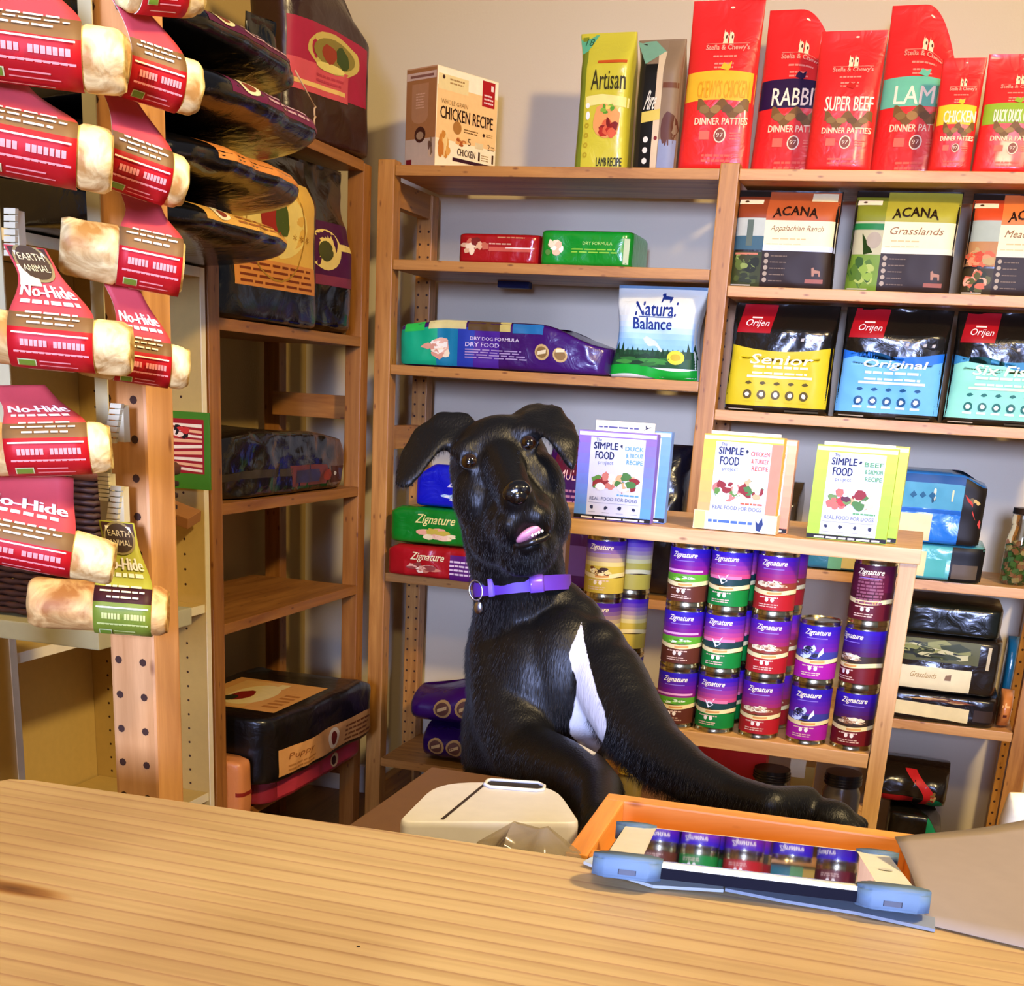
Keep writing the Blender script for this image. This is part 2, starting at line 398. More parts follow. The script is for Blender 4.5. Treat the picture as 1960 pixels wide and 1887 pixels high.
bmesh.ops.recalc_face_normals(bm, faces=bm.faces)
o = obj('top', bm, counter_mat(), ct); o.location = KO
boxobj('side_panel', (e0.x+.02, -.02, 0), (e0.x+.045, yb(e0.x)-.03, CZ-.0325), pine_pale(2), ct)
boxobj('front_panel', (e0.x+.046, yb(e0.x)-.06, 0), (1.18, yb(e0.x)-.04, CZ-.0325), pine_pale(2), ct)
sp = at(686, 1812, Z=CZ)
bm = bmesh.new(); bmesh.ops.create_circle(bm, cap_ends=True, segments=10, radius=.0011); 
o = obj('dent', bm, mat('#1a0c04', .9), ct); o.location = (sp.x, sp.y, CZ+.0002)
sp = at(1432, 1728, Z=CZ)
# lower desk behind the counter
DZ = .835
dk = empty('desk', (0, 0, 0)); tag(dk, 'low work desk hidden behind the counter, under the grey printer and the wooden frame', 'desk')
boxobj('top', (-.50, .846, DZ-.025), (.75, 1.36, DZ), mat('#6a4a30', .5), dk)
for x in (-.48, .70):
    for y in (.87, 1.31): boxobj('leg', (x, y, 0), (x+.035, y+.035, DZ-.0255), mat('#5a3c26', .5), dk)
# ================================================================== packages
def sstep(a, b, x):
    t = min(1, max(0, (x-a)/(b-a))); return t*t*(3-2*t)
class Bag:
    """soft package. local frame: x across the printed face, y depth (front is -y), z up; base at z=0"""
    def __init__(s, w, d, h, prof='pouch', n=2.6, wr=.0025, seed=0, lean=0, curl=None, taper=None, freq=9, top=None):
        s.w, s.d, s.h, s.prof, s.n, s.wr, s.seed, s.lean, s.curl, s.tp, s.freq, s.top = w, d, h, prof, n, wr, seed, lean, curl, taper, freq, top
    def DW(s, t):
        if s.prof == 'pouch':
            D = s.d*min(1, (t/.05+.2)**.5)*(1-sstep(.45, .98, t)) + .004; W = s.w*(1-.03*math.sin(math.pi*t))
        elif s.prof == 'block':     # flat bottomed, folded top
            D = s.d*(1-.85*sstep(.72, 1, t)); W = s.w*(.985+.015*math.cos(6*t))
            e = (1-abs(2*min(t, .5)-1)**14)**(1/14); D *= max(e, .6)
        elif s.prof == 'brick':
            e = max(0, 1-abs(2*t-1)**7)**(1/3.5); D = s.d*(.86+.14*e); W = s.w*(.975+.025*e)
        elif s.prof == 'pillow':
            e = max(0, 1-abs(2*t-1)**2.6)**(1/1.7); D = s.d*e+.004; W = s.w
        return D, W
    def z(s, t, a):
        z = s.h*t
        if s.tp: z *= s.tp(a)
        if s.top and t > .5: z += s.top(a)*sstep(.5, 1, t)
        return z
    def P(s, a, t, side=-1):
        D, W = s.DW(t)
        c = (max(0, 1-abs(a)**s.n))**(1/s.n)
        if s.tp and s.prof in ('brick', 'pillow'): pass
        x = a*W/2; z = s.z(t, a); y = side*D/2*c
        q = Vector((x*s.freq+s.seed*3.1, side*2.0, z*s.freq*.8+s.seed))
        k = noise.noise(q) + .5*(1-2*abs(noise.noise(q*1.7))) - .25
        y += side*s.wr*k*min(1, 4*c)*(1 if t < .985 else .3)
        y += s.lean*z
        if s.curl: x2, y2 = s.curl(x/s.w, z/s.h); x += x2; y += y2
        return Vector((x, y, z))
    def S(s, x, z):
        # x in metres from centre, z in metres up the face
        t = min(.9995, max(.0005, z/s.h)); D, W = s.DW(t); a = min(.999, max(-.999, 2*x/W))
        p = s.P(a, t); e = .004
        p1 = s.P(min(.999, a+e), t); p0 = s.P(max(-.999, a-e), t); q1 = s.P(a, min(.9995, t+e)); q0 = s.P(a, max(.0005, t-e))
        nn = (p1-p0).cross(q1-q0)
        nn = nn.normalized() if nn.length > 1e-12 else Vector((0, -1, 0))
        if nn.y > 0 and abs(nn.y) > .3: nn = -nn
        return p, nn
    def mesh(s, nx=None, nz=None):
        bm = bmesh.new(); nx = nx or max(16, int(s.w/.0045)); nz = nz or max(16, int(s.h/.005))
        nx = min(nx, 64); nz = min(nz, 60); rows = []
        for j in range(nz+1):
            t = j/nz; t = max(0, min(1, t)); row = []
            A = [math.sin(math.pi/2*(2*i/nx-1)) for i in range(nx+1)]
            for a in A: row.append(bm.verts.new(s.P(a, t, -1)))
            for a in A[1:-1][::-1]: row.append(bm.verts.new(s.P(a, t, 1)))
            rows.append(row)
        L = len(rows[0])
        for j in range(nz):
            for i in range(L):
                f = bm.faces.new((rows[j][i], rows[j][(i+1) % L], rows[j+1][(i+1) % L], rows[j+1][i])); f.smooth = True
        bm.faces.new(rows[0][::-1]); bm.faces.new(rows[-1])
        return bm
    def make(s, name, m, nx=None, nz=None):
        s.o = obj(name, s.mesh(nx, nz), m); s.o.data.set_sharp_from_angle(angle=math.radians(60)); s.pr = Print(s.S, .006, .00055)
        return s.o
    def finish(s, name='printed_label', merge=False):
        if not len(s.pr.bm.faces): return s.o
        if merge:      # ink straight on the film: same mesh
            me = s.o.data; base = len(me.materials)
            for f in s.pr.bm.faces: f.material_index += base
            for m in s.pr.mats: me.materials.append(m)
            tmp = bpy.data.meshes.new('t'); s.pr.bm.to_mesh(tmp); s.pr.bm.free()
            bm = bmesh.new(); bm.from_mesh(me); bm.from_mesh(tmp); bm.to_mesh(me); bm.free(); bpy.data.meshes.remove(tmp)
        else: s.pr.done(name, s.o)
        return s.o
def place(o, loc, rz=0, rx=0, ry=0):
    o.location = loc; o.rotation_euler = (rx, ry, rz); return o
def span(u0, u1, v, Y):
    a = at(u0, v, Y=Y); b = at(u1, v, Y=Y); return a.x, b.x
def stand(b, u0, u1, vt, Y, zb, rz=0, vm=None):
    """width/height of a standing thing seen between two pixel columns on a shelf at zb"""
CEIL = {ZT: 9, R1: ZT-.026, R2: R1-.026, Z2: ZT-.026, Z3: Z2-.026, R3: R2-.026, Z4: Z3-.026}
def wh(u0, u1, vt, Y, zb):
    m = at((u0+u1)/2, vt, Y=Y); m.z = min(m.z, CEIL.get(zb, 9)-.005); a = at(u0, vt+60, Y=Y); b = at(u1, vt+60, Y=Y)
    return (a.x+b.x)/2, b.x-a.x, m.z-zb

# ---------------------------------------------------------------- red dinner patty pouches
REDB = '#e2231f'
def red_pouch(u0, u1, vt, Y, band, word, seed, label, rz=0, curlamt=0, wide=1.0, tiny=False, d=.062):
    xc, w_, h_ = wh(u0, u1, vt, Y, ZT)
    w_ *= wide
    top = (lambda a: -curlamt*max(0, a+.1)**2) if curlamt else None
    b = Bag(w_, d, h_, 'pouch', 3.2, .003, seed, lean=.10 if curlamt else .03, top=top)
    o = b.make('food_pouch', foil(REDB, .38)); P = b.pr
    W, Hh = w_, h_; cx = .06*W
    if band: P.rect(-W*.49, Hh*.40, W*.49, Hh*.57, band, 0, lambda x, z: (x, z+.02*Hh*math.cos(3*x/W)))
    if word:
        P.text(word, cx-W*.34, Hh*.43, cx+W*.36, Hh*.53, '#fbe9c8' if band != '#f2b92c' else '#e9a21d', 3, bold=.001)
    # crest of two little dogs over the maker's name
    for dx in (-.045, .035):
        P.ell(cx+dx*W, Hh*.785, W*.035, Hh*.03, '#f2dcae', 2, 8); P.poly([(cx+(dx-.03)*W, Hh*.745), (cx+(dx+.035)*W, Hh*.745), (cx+(dx+.028)*W, Hh*.79), (cx+(dx-.022)*W, Hh*.79)], '#f2dcae', 2)
        P.ell(cx+(dx+.012)*W, Hh*.785, W*.012, Hh*.012, '#5a2a1a', 3, 8); P.poly([(cx+(dx-.03)*W, Hh*.80), (cx+(dx-.012)*W, Hh*.805), (cx+(dx-.024)*W, Hh*.83)], '#f2dcae', 2)
    P.text("Stella & Chewy's", cx-W*.30, Hh*.70, cx+W*.30, Hh*.74, '#f6a98c', 3, bold=.0006)
    P.rect(cx-W*.3, Hh*.745, cx+W*.3, Hh*.748, '#f29a80', 2)
    P.lines(cx-W*.18, Hh*.665, cx+W*.18, Hh*.69, 1, '#f0907a'); P.lines(cx-W*.15, Hh*.60, cx+W*.15, Hh*.645, 2, '#f0907a')
    P.poly([(cx+.05*W, Hh*.585), (cx-.06*W, Hh*.60), (cx-.02*W, Hh*.635), (cx+.04*W, Hh*.62), (cx+.09*W, Hh*.64), (cx+.08*W, Hh*.60)], band or '#c81f16', 3)
    # window onto the patties
    P.rect(cx-W*.32, Hh*.335, cx+W*.38, Hh*.40, '#7a5424', 1, lambda x, z: (x, z+.01*math.sin(20*x/W)))
    for k in range(4): P.ell(cx-W*.22+k*W*.16, Hh*.365, W*.075, Hh*.024, ['#8a6a34', '#a07a40', '#6a4a22'][k % 3], 2, 10, 1, .15)
    P.text('DINNER PATTIES', cx-W*.34, Hh*.275, cx+W*.38, Hh*.315, '#f9d9ac', 3, bold=.0008)
    P.ell(cx+.03*W, Hh*.215, W*.085, W*.095, '#f3dcb8', 2); P.ell(cx+.03*W, Hh*.215, W*.068, W*.078, '#8b4a38', 3); P.text('97', cx-.015*W, Hh*.203, cx+.075*W, Hh*.228, '#f7e3c4', 5)
    P.rect(cx-W*.26, Hh*.19, cx-W*.12, Hh*.24, '#ee6a52', 2); P.lines(cx+W*.17, Hh*.19, cx+W*.32, Hh*.24, 3, '#ee7a60')
    P.lines(cx-W*.2, Hh*.06, cx+W*.25, Hh*.12, 2, '#e8604a')
    P.ell(cx-.0*W, Hh*.955-(curlamt*.02), W*.03, Hh*.006, '#ffe6c8', 2)
    b.finish(merge=True); place(o, (xc, Y+.035, ZT+.001), rz)
    tag(o, label, 'pet food pouch', 'red dinner patty pouches on the top board')
    return o
red_pouch(1316, 1456, -10, 3.35, '#f2b92c', "CHEWY'S CHICKEN", 1, 'red standing pouch with a plain yellow band, leftmost of the red pouches', rz=-.04)
red_pouch(1459, 1600, 2, 3.44, '#2a1038', 'RABBIT', 2, 'red standing pouch with a dark purple band reading RABBIT', rz=-.05, curlamt=.09)
red_pouch(1562, 1692, 50, 3.34, None, 'SUPER BEEF', 3, 'red standing pouch lettered SUPER BEEF without any coloured band', rz=-.04)
red_pouch(1697, 1846, -8, 3.43, '#6cc09a', 'LAMB', 4, 'tall red pouch with a mint green band and a curled top corner', rz=-.06, curlamt=.13)
red_pouch(1797, 1882, 103, 3.315, '#f2c52c', 'CHICKEN', 5, 'small red pouch with a yellow band between two larger ones', rz=-.03, d=.05)
red_pouch(1886, 2010, 95, 3.325, '#93b32b', 'DUCK DUCK GOOSE', 6, 'red pouch with a lime green band at the right end of the top board', rz=0, d=.05)

# ---------------------------------------------------------------- tall bags on top board
def tall_bag(u0, u1, vt, Y, base, side, seed, label, words, rz, kind):
    xc, w_, h_ = wh(u0, u1, vt, Y, ZT)
    b = Bag(w_, .085, h_, 'block', 4.5, .004, seed, lean=.0, curl=lambda x, z: (-.012*max(0, z-.8)*5*(1 if x < 0 else .2), 0))
    o = b.make('pet_food_bag', foil(base, .35)); P = b.pr; W = w_; Hh = h_
    if kind == 'green':
        P.rect(-W*.5, .002, -W*.33, Hh*.985, side, 0)
        P.poly([(-W*.5, Hh*.99), (-W*.12, Hh*.985), (-W*.34, Hh*.86), (-W*.44, Hh*.84)], '#5fb58a', 2); P.text('18', -W*.40, Hh*.90, -W*.25, Hh*.955, '#2b5a3a', 4, shear=.4)
        P.text('Artisan', -W*.22, Hh*.58, W*.42, Hh*.72, '#3a3410', 3, bold=.0008); P.rect(-W*.12, Hh*.765, W*.42, Hh*.785, '#c8571a', 2)
        P.rect(-W*.3, Hh*.48, W*.48, Hh*.55, '#efe28a', 1, lambda x, z: (x, z-.12*abs(x))); P.ell(W*.12, Hh*.36, W*.26, Hh*.13, '#e9a05a', 1, 16, 2, .08)
        P.food(W*.14, Hh*.30, W*.42, Hh*.16, ['#8a1c12', '#b22c18', '#d8603a', '#7a1a10'], 12); P.food(W*.16, Hh*.44, W*.3, Hh*.08, ['#5a9a2a', '#8ab53a', '#e8d060'], 8)
        for k in range(4): P.ring(-W*.25, Hh*(.12+.07*k), W*.02, W*.045, '#b8a024', 2, 12)
        P.ell(-W*.24, Hh*.40, W*.04, Hh*.03, '#eef0e2', 2); P.ell(-W*.25, Hh*.47, W*.04, Hh*.02, '#eef0e2', 2)
        P.text(words, -W*.02, Hh*.04, W*.44, Hh*.10, '#2a2a12', 3, bold=.0008)
    else:
        P.rect(-W*.5, .002, -W*.30, Hh*.97, '#2a2418', 0); P.rect(-W*.30, .002, -W*.02, Hh*.80, '#14120c', 1); P.rect(-W*.02, .002, W*.12, Hh*.9, '#d9c29a', 1)
        P.rect(W*.12, .002, W*.5, Hh*.985, '#8b7357', 1); P.poly([(-W*.5, Hh*.99), (-W*.32, Hh*.80), (W*.1, Hh*.9), (-W*.08, Hh*.985)], '#7aa888', 3)
        P.text('Pure', -W*.27, Hh*.46, -W*.04, Hh*.60, '#efe6cf', 4, shear=.3, bold=.0008); P.rect(-W*.3, Hh*.38, W*.12, Hh*.46, '#dcc35a', 2, lambda x, z: (x, z+.15*x))
        for k in range(3): P.ell(-W*.16, Hh*(.08+.08*k), W*.06, W*.06, '#e8e2cf', 3)
        P.rect(W*.14, Hh*.62, W*.46, Hh*.66, '#6a3a1a', 2); P.ell(W*.32, Hh*.32, W*.16, Hh*.13, '#5a2f1c', 2, 14, 2, .1); P.rect(W*.14, Hh*.02, W*.48, Hh*.24, '#8890a8', 2); P.ell(W*.06, Hh*.25, W*.04, Hh*.016, '#7a1a10', 3)
    b.finish(); place(o, (xc, Y+.045, ZT+.001), rz); tag(o, label, 'pet food bag'); return o
tall_bag(1108, 1211, 55, 3.36, '#cdc236', '#7d8a22', 11, 'yellow green bag reading LAMB with a teal corner, leftmost bag on the top board', 'LAMB RECIPE', -.10, 'green')
tall_bag(1220, 1306, 68, 3.35, '#8b7357', '#14120c', 12, 'black, cream and brown bag between the yellow green one and the red pouches', '', -.08, 'brown')

# ---------------------------------------------------------------- carton on the top board
a = at(838, 123, Y=3.33); b_ = at(955, 158, Z=a.z); c_ = at(785, 135, Z=a.z)
def carton(name, p0, pr_, pl_, z0, z1, front, side, top, printer=None, sidep=None):
    """box with its nearest corner p0, front running to pr_, left side running to pl_"""
    w_ = (Vector((pr_.x, pr_.y))-Vector((p0.x, p0.y))).length; d_ = (Vector((pl_.x, pl_.y))-Vector((p0.x, p0.y))).length
    ang = math.atan2(pr_.y-p0.y, pr_.x-p0.x)
    bm = bmesh.new(); bx(bm, (0, 0, 0), (w_, d_, z1-z0), 0, .0015)
    for f in bm.faces:
        n = f.normal
        f.material_index = 0 if n.y < -.5 else (1 if abs(n.x) > .5 else 2)
    bm.normal_update()
    for f in bm.faces:
        n = f.normal; f.material_index = 0 if n.y < -.5 else (1 if abs(n.x) > .5 else 2)
    o = obj(name, bm, [ink(front), ink(side), ink(top)]); o.location = (p0.x, p0.y, z0); o.rotation_euler = (0, 0, ang)
    P = Print(lambda x, z: (Vector((x, 0, z)), Vector((0, -1, 0))), 1)
    if printer: printer(P, w_, z1-z0)
    if sidep:
        P.S = lambda x, z: (Vector((0, d_-x, z)), Vector((-1, 0, 0))); sidep(P, d_, z1-z0)
    P.done('printed_label', o); return o
def p_carton(P, w, h):
    P.rect(.002, h*.30, w-.002, h*.82, '#fbcf8c', 0); P.rect(.002, .002, w-.002, h*.30, '#fdf0c8', 0); P.rect(.002, h*.82, w-.002, h*.99, '#fff6d4', 0)
    P.rect(w*.02, h*.78, w*.5, h*.93, '#f2dc9c', 1); P.ell(w*.1, h*.90, w*.02, h*.02, '#3a1a12', 3); P.lines(w*.2, h*.85, w*.44, h*.92, 2, '#b08a52')
    P.rect(w*.73, h*.72, w*.94, h*.975, '#b3121c', 2); P.lines(w*.76, h*.75, w*.92, h*.86, 3, '#f6d8d0', 4); P.rect(w*.88, h*.88, w*.91, h*.94, '#fff', 4) if False else P.rect(w*.87, h*.885, w*.91, h*.94, '#fbe8e0', 4)
    P.text('WHOLE GRAIN', w*.07, h*.645, w*.5, h*.69, '#a0743a', 3); P.text('CHICKEN RECIPE', w*.06, h*.50, w*.92, h*.62, '#351a10', 3, bold=.0012)
    P.ell(w*.34, h*.44, w*.07, w*.07, '#b07838', 2); P.lines(w*.45, h*.41, w*.72, h*.46, 2, '#8a6234'); P.ell(w*.78, h*.43, w*.02, h*.018, '#3a1a12', 3); P.lines(w*.82, h*.42, w*.95, h*.46, 2, '#a88450')
    P.text('5', w*.52, h*.29, w*.57, h*.36, '#5a3a18', 3); P.food(w*.40, h*.31, w*.2, h*.09, ['#c87a3a', '#e8a860', '#b05a28'], 9)
    P.food(w*.14, h*.26, w*.2, h*.32, ['#e3a652', '#d08a38', '#f2cf8a', '#c87a30'], 16)
    P.rect(w*.64, h*.28, w*.78, h*.34, '#e6d2a0', 2); P.text('2', w*.85, h*.29, w*.89, h*.35, '#5a3a18', 3); P.lines(w*.91, h*.29, w*.97, h*.35, 2, '#a88450')
    P.text('CHICKEN', w*.35, h*.17, w*.65, h*.24, '#4a2a14', 3, bold=.0006); P.text('1', w*.70, h*.16, w*.73, h*.25, '#4a2a14', 3); P.text('1', w*.93, h*.16, w*.96, h*.25, '#4a2a14', 3); P.lines(w*.75, h*.17, w*.88, h*.24, 3, '#b89458')
    P.rect(w*.28, h*.105, w*.985, h*.14, '#3a1626', 3)
def p_carton_side(P, d, h):
    P.rect(.002, h*.30, d*.99, h*.985, '#a8703f', 0); P.rect(.002, .002, d*.99, h*.30, '#cdb59a', 0); P.rect(d*.02, h*.88, d*.98, h*.95, '#d8b8a0', 1); P.rect(d*.14, h*.90, d*.9, h*.925, '#8a5a4a', 2)
    P.rect(d*.2, h*.52, d*.74, h*.84, '#b78258', 1); P.ell(d*.47, h*.52, d*.27, h*.07, '#b78258', 1.5); P.lines(d*.34, h*.60, d*.64, h*.76, 6, '#d8a888', 2.5)
    P.ell(d*.5, h*.34, d*.18, h*.08, '#4a2418', 2); P.ell(d*.5, h*.33, d*.12, h*.04, '#a88868', 3); P.rect(d*.06, .003, d*.24, h*.10, '#7a1620', 2); P.food(d*.86, h*.2, d*.2, h*.22, ['#6a4a38', '#d8b890', '#8a6a4a'], 10)
o = carton('food_carton', a, b_, c_, ZT+.001, a.z, '#fbeec4', '#c89a72', '#d7aa76', p_carton, p_carton_side)
tag(o, 'cream carton reading CHICKEN RECIPE standing alone on the top board', 'carton')

# ---------------------------------------------------------------- upright bags, right bay
def acana(u0, u1, vt, Y, topc, topc2, name2, side, seed, label):
    xc, w_, h_ = wh(u0, u1, vt, Y, R1)
    b = Bag(w_, .11, h_, 'block', 6, .003, seed); b.DWs = None
    o = b.make('pet_food_bag', foil('#1d1712', .4)); P = b.pr; W = w_; Hh = h_; L = -W*.19
    P.rect(-W*.49, Hh*.68, L, Hh*.93, topc2, 0); P.rect(L, Hh*.66, W*.49, Hh*.985, topc, 0); P.rect(-W*.49, Hh*.93, L-.001, Hh*.985, '#251d14', 1)
    P.rect(-W*.47, Hh*.84, -W*.24, Hh*.89, '#f2e2b8', 2); P.ell(-W*.40, Hh*.865, W*.02, Hh*.01, '#4a3018', 4)
    side(P, W, Hh, L)
    P.rect(L, Hh*.38, W*.49, Hh*.68, '#f4e7b4', 1); P.rect(L, Hh*.375, W*.49, Hh*.43, '#c9d2e2' if 'orange' in label else '#e6e0c0', 2)
    P.rect(L, .003, W*.49, Hh*.375, '#2b1c12', 1)
    P.text('ACANA', L+W*.06, Hh*.70, W*.30, Hh*.79, '#241008', 3, arc=Hh*.03, bold=.0016)
    P.text(name2, L+W*.05, Hh*.56, W*.36, Hh*.63, '#8a5a2a', 3, shear=.35); P.lines(L+W*.08, Hh*.49, W*.22, Hh*.52, 1, '#d8b880'); P.lines(L+W*.03, Hh*.44, W*.2, Hh*.46, 1, '#dcc490')
    for k in range(5):
        P.ell(L+W*.045, Hh*(.33-.062*k), W*.022, W*.022, '#a89880', 3, 10); P.lines(L+W*.085, Hh*(.318-.062*k), L+W*.25, Hh*(.34-.062*k), 1, '#7a6650', 3)
    P.poly([(W*.31, Hh*.13), (W*.33, Hh*.13), (W*.335, Hh*.16), (W*.37, Hh*.16), (W*.375, Hh*.13), (W*.39, Hh*.13), (W*.385, Hh*.185), (W*.33, Hh*.195), (W*.32, Hh*.22), (W*.30, Hh*.21)], '#a8785c', 3)
    P.rect(W*.25, Hh*.06, W*.42, Hh*.10, '#9a5a48', 3); P.rect(-W*.47, Hh*.02, -W*.28, Hh*.03, '#cfc4a8', 2)
    if 'orange top' in label: P.rect(W*.22, Hh*.88, W*.46, Hh*.97, '#efe0a8', 3)
    b.finish(); place(o, (xc, Y+.055, R1+.001), 0); tag(o, label, 'pet food bag', 'landscape printed bags under the top board'); return o
def side1(P, W, H_, L):
    P.rect(-W*.49, H_*.38, L, H_*.70, '#b9bfae', 1); P.rect(-W*.49, H_*.38, L, H_*.52, '#3d5f6a', 2); P.rect(-W*.36, H_*.42, -W*.30, H_*.68, '#5c6a5c', 2.5)
    P.rect(-W*.49, .003, L, H_*.36, '#3a3f1c', 1); P.food(-W*.34, H_*.24, W*.26, H_*.2, ['#5a6a2a', '#8a9a4a', '#20240e', '#3a3a16'], 18); P.rect(-W*.45, H_*.33, L-.01, H_*.35, '#c87a5a', 3); P.food(-W*.34, H_*.1, W*.25, H_*.14, ['#4a5420', '#2a3012'], 10)
def side2(P, W, H_, L):
    P.rect(-W*.49, H_*.3, L, H_*.68, '#b9b48a', 1); P.rect(-W*.49, H_*.60, L, H_*.66, '#1f7a3a', 2); P.poly([(-W*.49, H_*.62), (-W*.38, H_*.56), (-W*.27, H_*.38), (-W*.35, H_*.36), (-W*.49, H_*.42)], '#2e4a1c', 3)
    P.ell(-W*.27, H_*.5, W*.07, H_*.08, '#a89a80', 2.5); P.rect(-W*.49, .003, L, H_*.36, '#6f8f2a', 1.5); P.food(-W*.34, H_*.2, W*.26, H_*.28, ['#8aa83a', '#4f7020', '#a8b858', '#33561a'], 22)
def side3(P, W, H_, L):
    P.rect(-W*.49, H_*.3, L, H_*.72, '#a8b2a0', 1); P.rect(-W*.49, H_*.28, L, H_*.52, '#b8824e', 2); P.food(-W*.34, H_*.36, W*.28, H_*.18, ['#e0603a', '#c84828', '#e89060', '#b89a60'], 26)
    P.rect(-W*.49, .003, L, H_*.26, '#3a3018', 1.5); P.food(-W*.34, H_*.14, W*.26, H_*.2, ['#e8a888', '#2a3018', '#c86a4a', '#5a5a2a'], 24)
acana(1405, 1605, 360, 3.33, '#b4572a', '#8a3c1c', 'Appalachian Ranch', side1, 21, 'dog food bag with orange top and a lake picture beside its cream label')
acana(1632, 1838, 358, 3.33, '#a8a032', '#7f8424', 'Grasslands', side2, 22, 'dog food bag with an olive green top and a meadow picture reading Grasslands')
acana(1856, 2056, 366, 3.33, '#e07a3a', '#cc4a22', 'Meadowland', side3, 23, 'dog food bag with a flower field picture, cut by the right edge of the photo')

def orijen(u0, u1, vt, Y, face, face2, word, dots, seed, label):
    xc, w_, h_ = wh(u0, u1, vt, Y, R2)
    b = Bag(w_, .12, h_, 'block', 5, .006, seed, freq=11)
    o = b.make('pet_food_bag', foil('#17140f', .22)); P = b.pr; W = w_; Hh = h_
    P.rect(-W*.485, Hh*.055, W*.485, Hh*.62, face, 0, lambda x, z: (x, z-(.06*Hh*(1-(2*x/W)**2) if z > Hh*.5 else 0)))
    if face2: P.rect(-W*.485, Hh*.53, W*.485, Hh*.62, face2, 1, lambda x, z: (x, z-(.06*Hh*(1-(2*x/W)**2) if z > Hh*.57 else .04*Hh*math.sin(7*x/W))))
    P.rect(-W*.42, Hh*.72, -W*.10, Hh*.99, '#a3101a', 1, lambda x, z: (x+.12*(z-.85*Hh), z)); P.text('Orijen', -W*.37, Hh*.76, -W*.15, Hh*.84, '#efe2dc', 3, shear=.3); P.rect(-W*.31, Hh*.85, -W*.21, Hh*.865, '#efd8d0', 3)
    for k in range(4): P.poly([(W*(.10+.08*k), Hh*.66), (W*(.13+.08*k), Hh*.66), (W*(.135+.08*k), Hh*.69), (W*(.105+.08*k), Hh*.685)], '#b8b4ac', 2)
    P.text(word, -W*.28, Hh*.44, W*.30, Hh*.53, '#fbf3cf', 3, shear=.3, bold=.0014)
    P.lines(-W*.24, Hh*.405, W*.28, Hh*.43, 1, '#f7f0cc', 3, .9, 0); P.lines(-W*.24, Hh*.35, W*.28, Hh*.37, 1, '#f7f0cc', 3, .9, 0); P.rect(-W*.29, Hh*.315, W*.33, Hh*.337, '#f4ecc4', 3)
    for k in range(5):
        x = -W*.27+W*.135*k
        P.poly([(x-W*.03, Hh*.262), (x, Hh*.25), (x+W*.035, Hh*.265), (x+W*.01, Hh*.283), (x-W*.02, Hh*.276)], dots, 3)
        P.ell(x, Hh*.16, W*.043, W*.043, dots, 3, 14); P.ell(x, Hh*.16, W*.023, W*.023, '#fbf6e0', 4, 6, 1, .2); P.rect(x-W*.045, Hh*.095, x+W*.04, Hh*.115, '#e8e8d8' if face2 else face, 3)
    P.rect(-W*.44, Hh*.018, -W*.2, Hh*.026, '#b8ac90', 3); P.rect(W*.1, Hh*.016, W*.42, Hh*.03, '#4a4434', 3)
    b.finish(); place(o, (xc, Y+.06, R2+.001), 0); tag(o, label, 'pet food bag', 'black topped bags on the second shelf of the right bay'); return o
orijen(1398, 1602, 568, 3.33, '#d3bd1e', None, 'Senior', '#5a4a10', 31, 'black topped bag with a yellow face reading Senior')
orijen(1613, 1822, 574, 3.33, '#6bb4e6', '#1f6ed0', 'Original', '#12507c', 32, 'black topped bag with a sky blue face reading Original')
orijen(1828, 2036, 580, 3.33, '#8fdcc0', '#3a8ab8', 'Six Fish', '#1a6a60', 33, 'black topped bag with a mint green face, at the right edge of the photo')

# ---------------------------------------------------------------- lying bags, left bay
def brick(name, u0, u1, vt, Y, zb, depth, col, seed, label, cat='pet food bag', group=None, n=9, wr=.004, tp=None, rz=0, prof='brick', rough=.25, lift=0, xc=None):
    x_, w_, h_ = wh(u0, u1, vt, Y, zb)
    a_, c2 = at(u0, (vt+0), Y=Y), at(u1, vt, Y=Y)
    b = Bag(w_, depth, h_, prof, n, wr, seed, taper=tp, freq=13)
    b.o = b.make(name, foil(col, rough)); place(b.o, (xc if xc is not None else x_, Y+depth/2, zb+.002+lift), rz); tag(b.o, label, cat, group); return b
b = brick('pet_food_bag', 872, 1029, 448, 3.36, Z2, .22, '#a3141a', 41, 'glossy red bag lying flat beside a green one on the second shelf')
P, W, Hh = b.pr, b.w, b.h
P.food(-W*.27, Hh*.55, W*.34, Hh*.6, ['#e8b890', '#c86a50', '#f2dcb8', '#7a2018'], 14); P.rect(-W*.1, Hh*.42, W*.4, Hh*.56, '#c85a48', 1); P.rect(W*.1, Hh*.52, W*.44, Hh*.56, '#f2d8cc', 2); P.lines(-W*.1, Hh*.64, W*.2, Hh*.74, 1, '#e0a890'); P.lines(0, Hh*.85, W*.4, Hh*.93, 1, '#c88a60'); b.finish()
b = brick('pet_food_bag', 1029, 1206, 442, 3.35, Z2, .22, '#0c8a22', 42, 'glossy green bag lying flat beside a red one on the second shelf')
P, W, Hh = b.pr, b.w, b.h
P.food(-W*.33, Hh*.5, W*.22, Hh*.5, ['#f2d8b0', '#e8b890', '#f6efd0', '#5a8a3a'], 14); P.text('DRY FORMULA', -W*.02, Hh*.60, W*.3, Hh*.69, '#a8d870', 3); P.lines(-W*.14, Hh*.38, W*.38, Hh*.54, 2, '#8ac83a'); P.rect(W*.42, Hh*.1, W*.47, Hh*.8, '#b8c8a0', 1); b.finish()
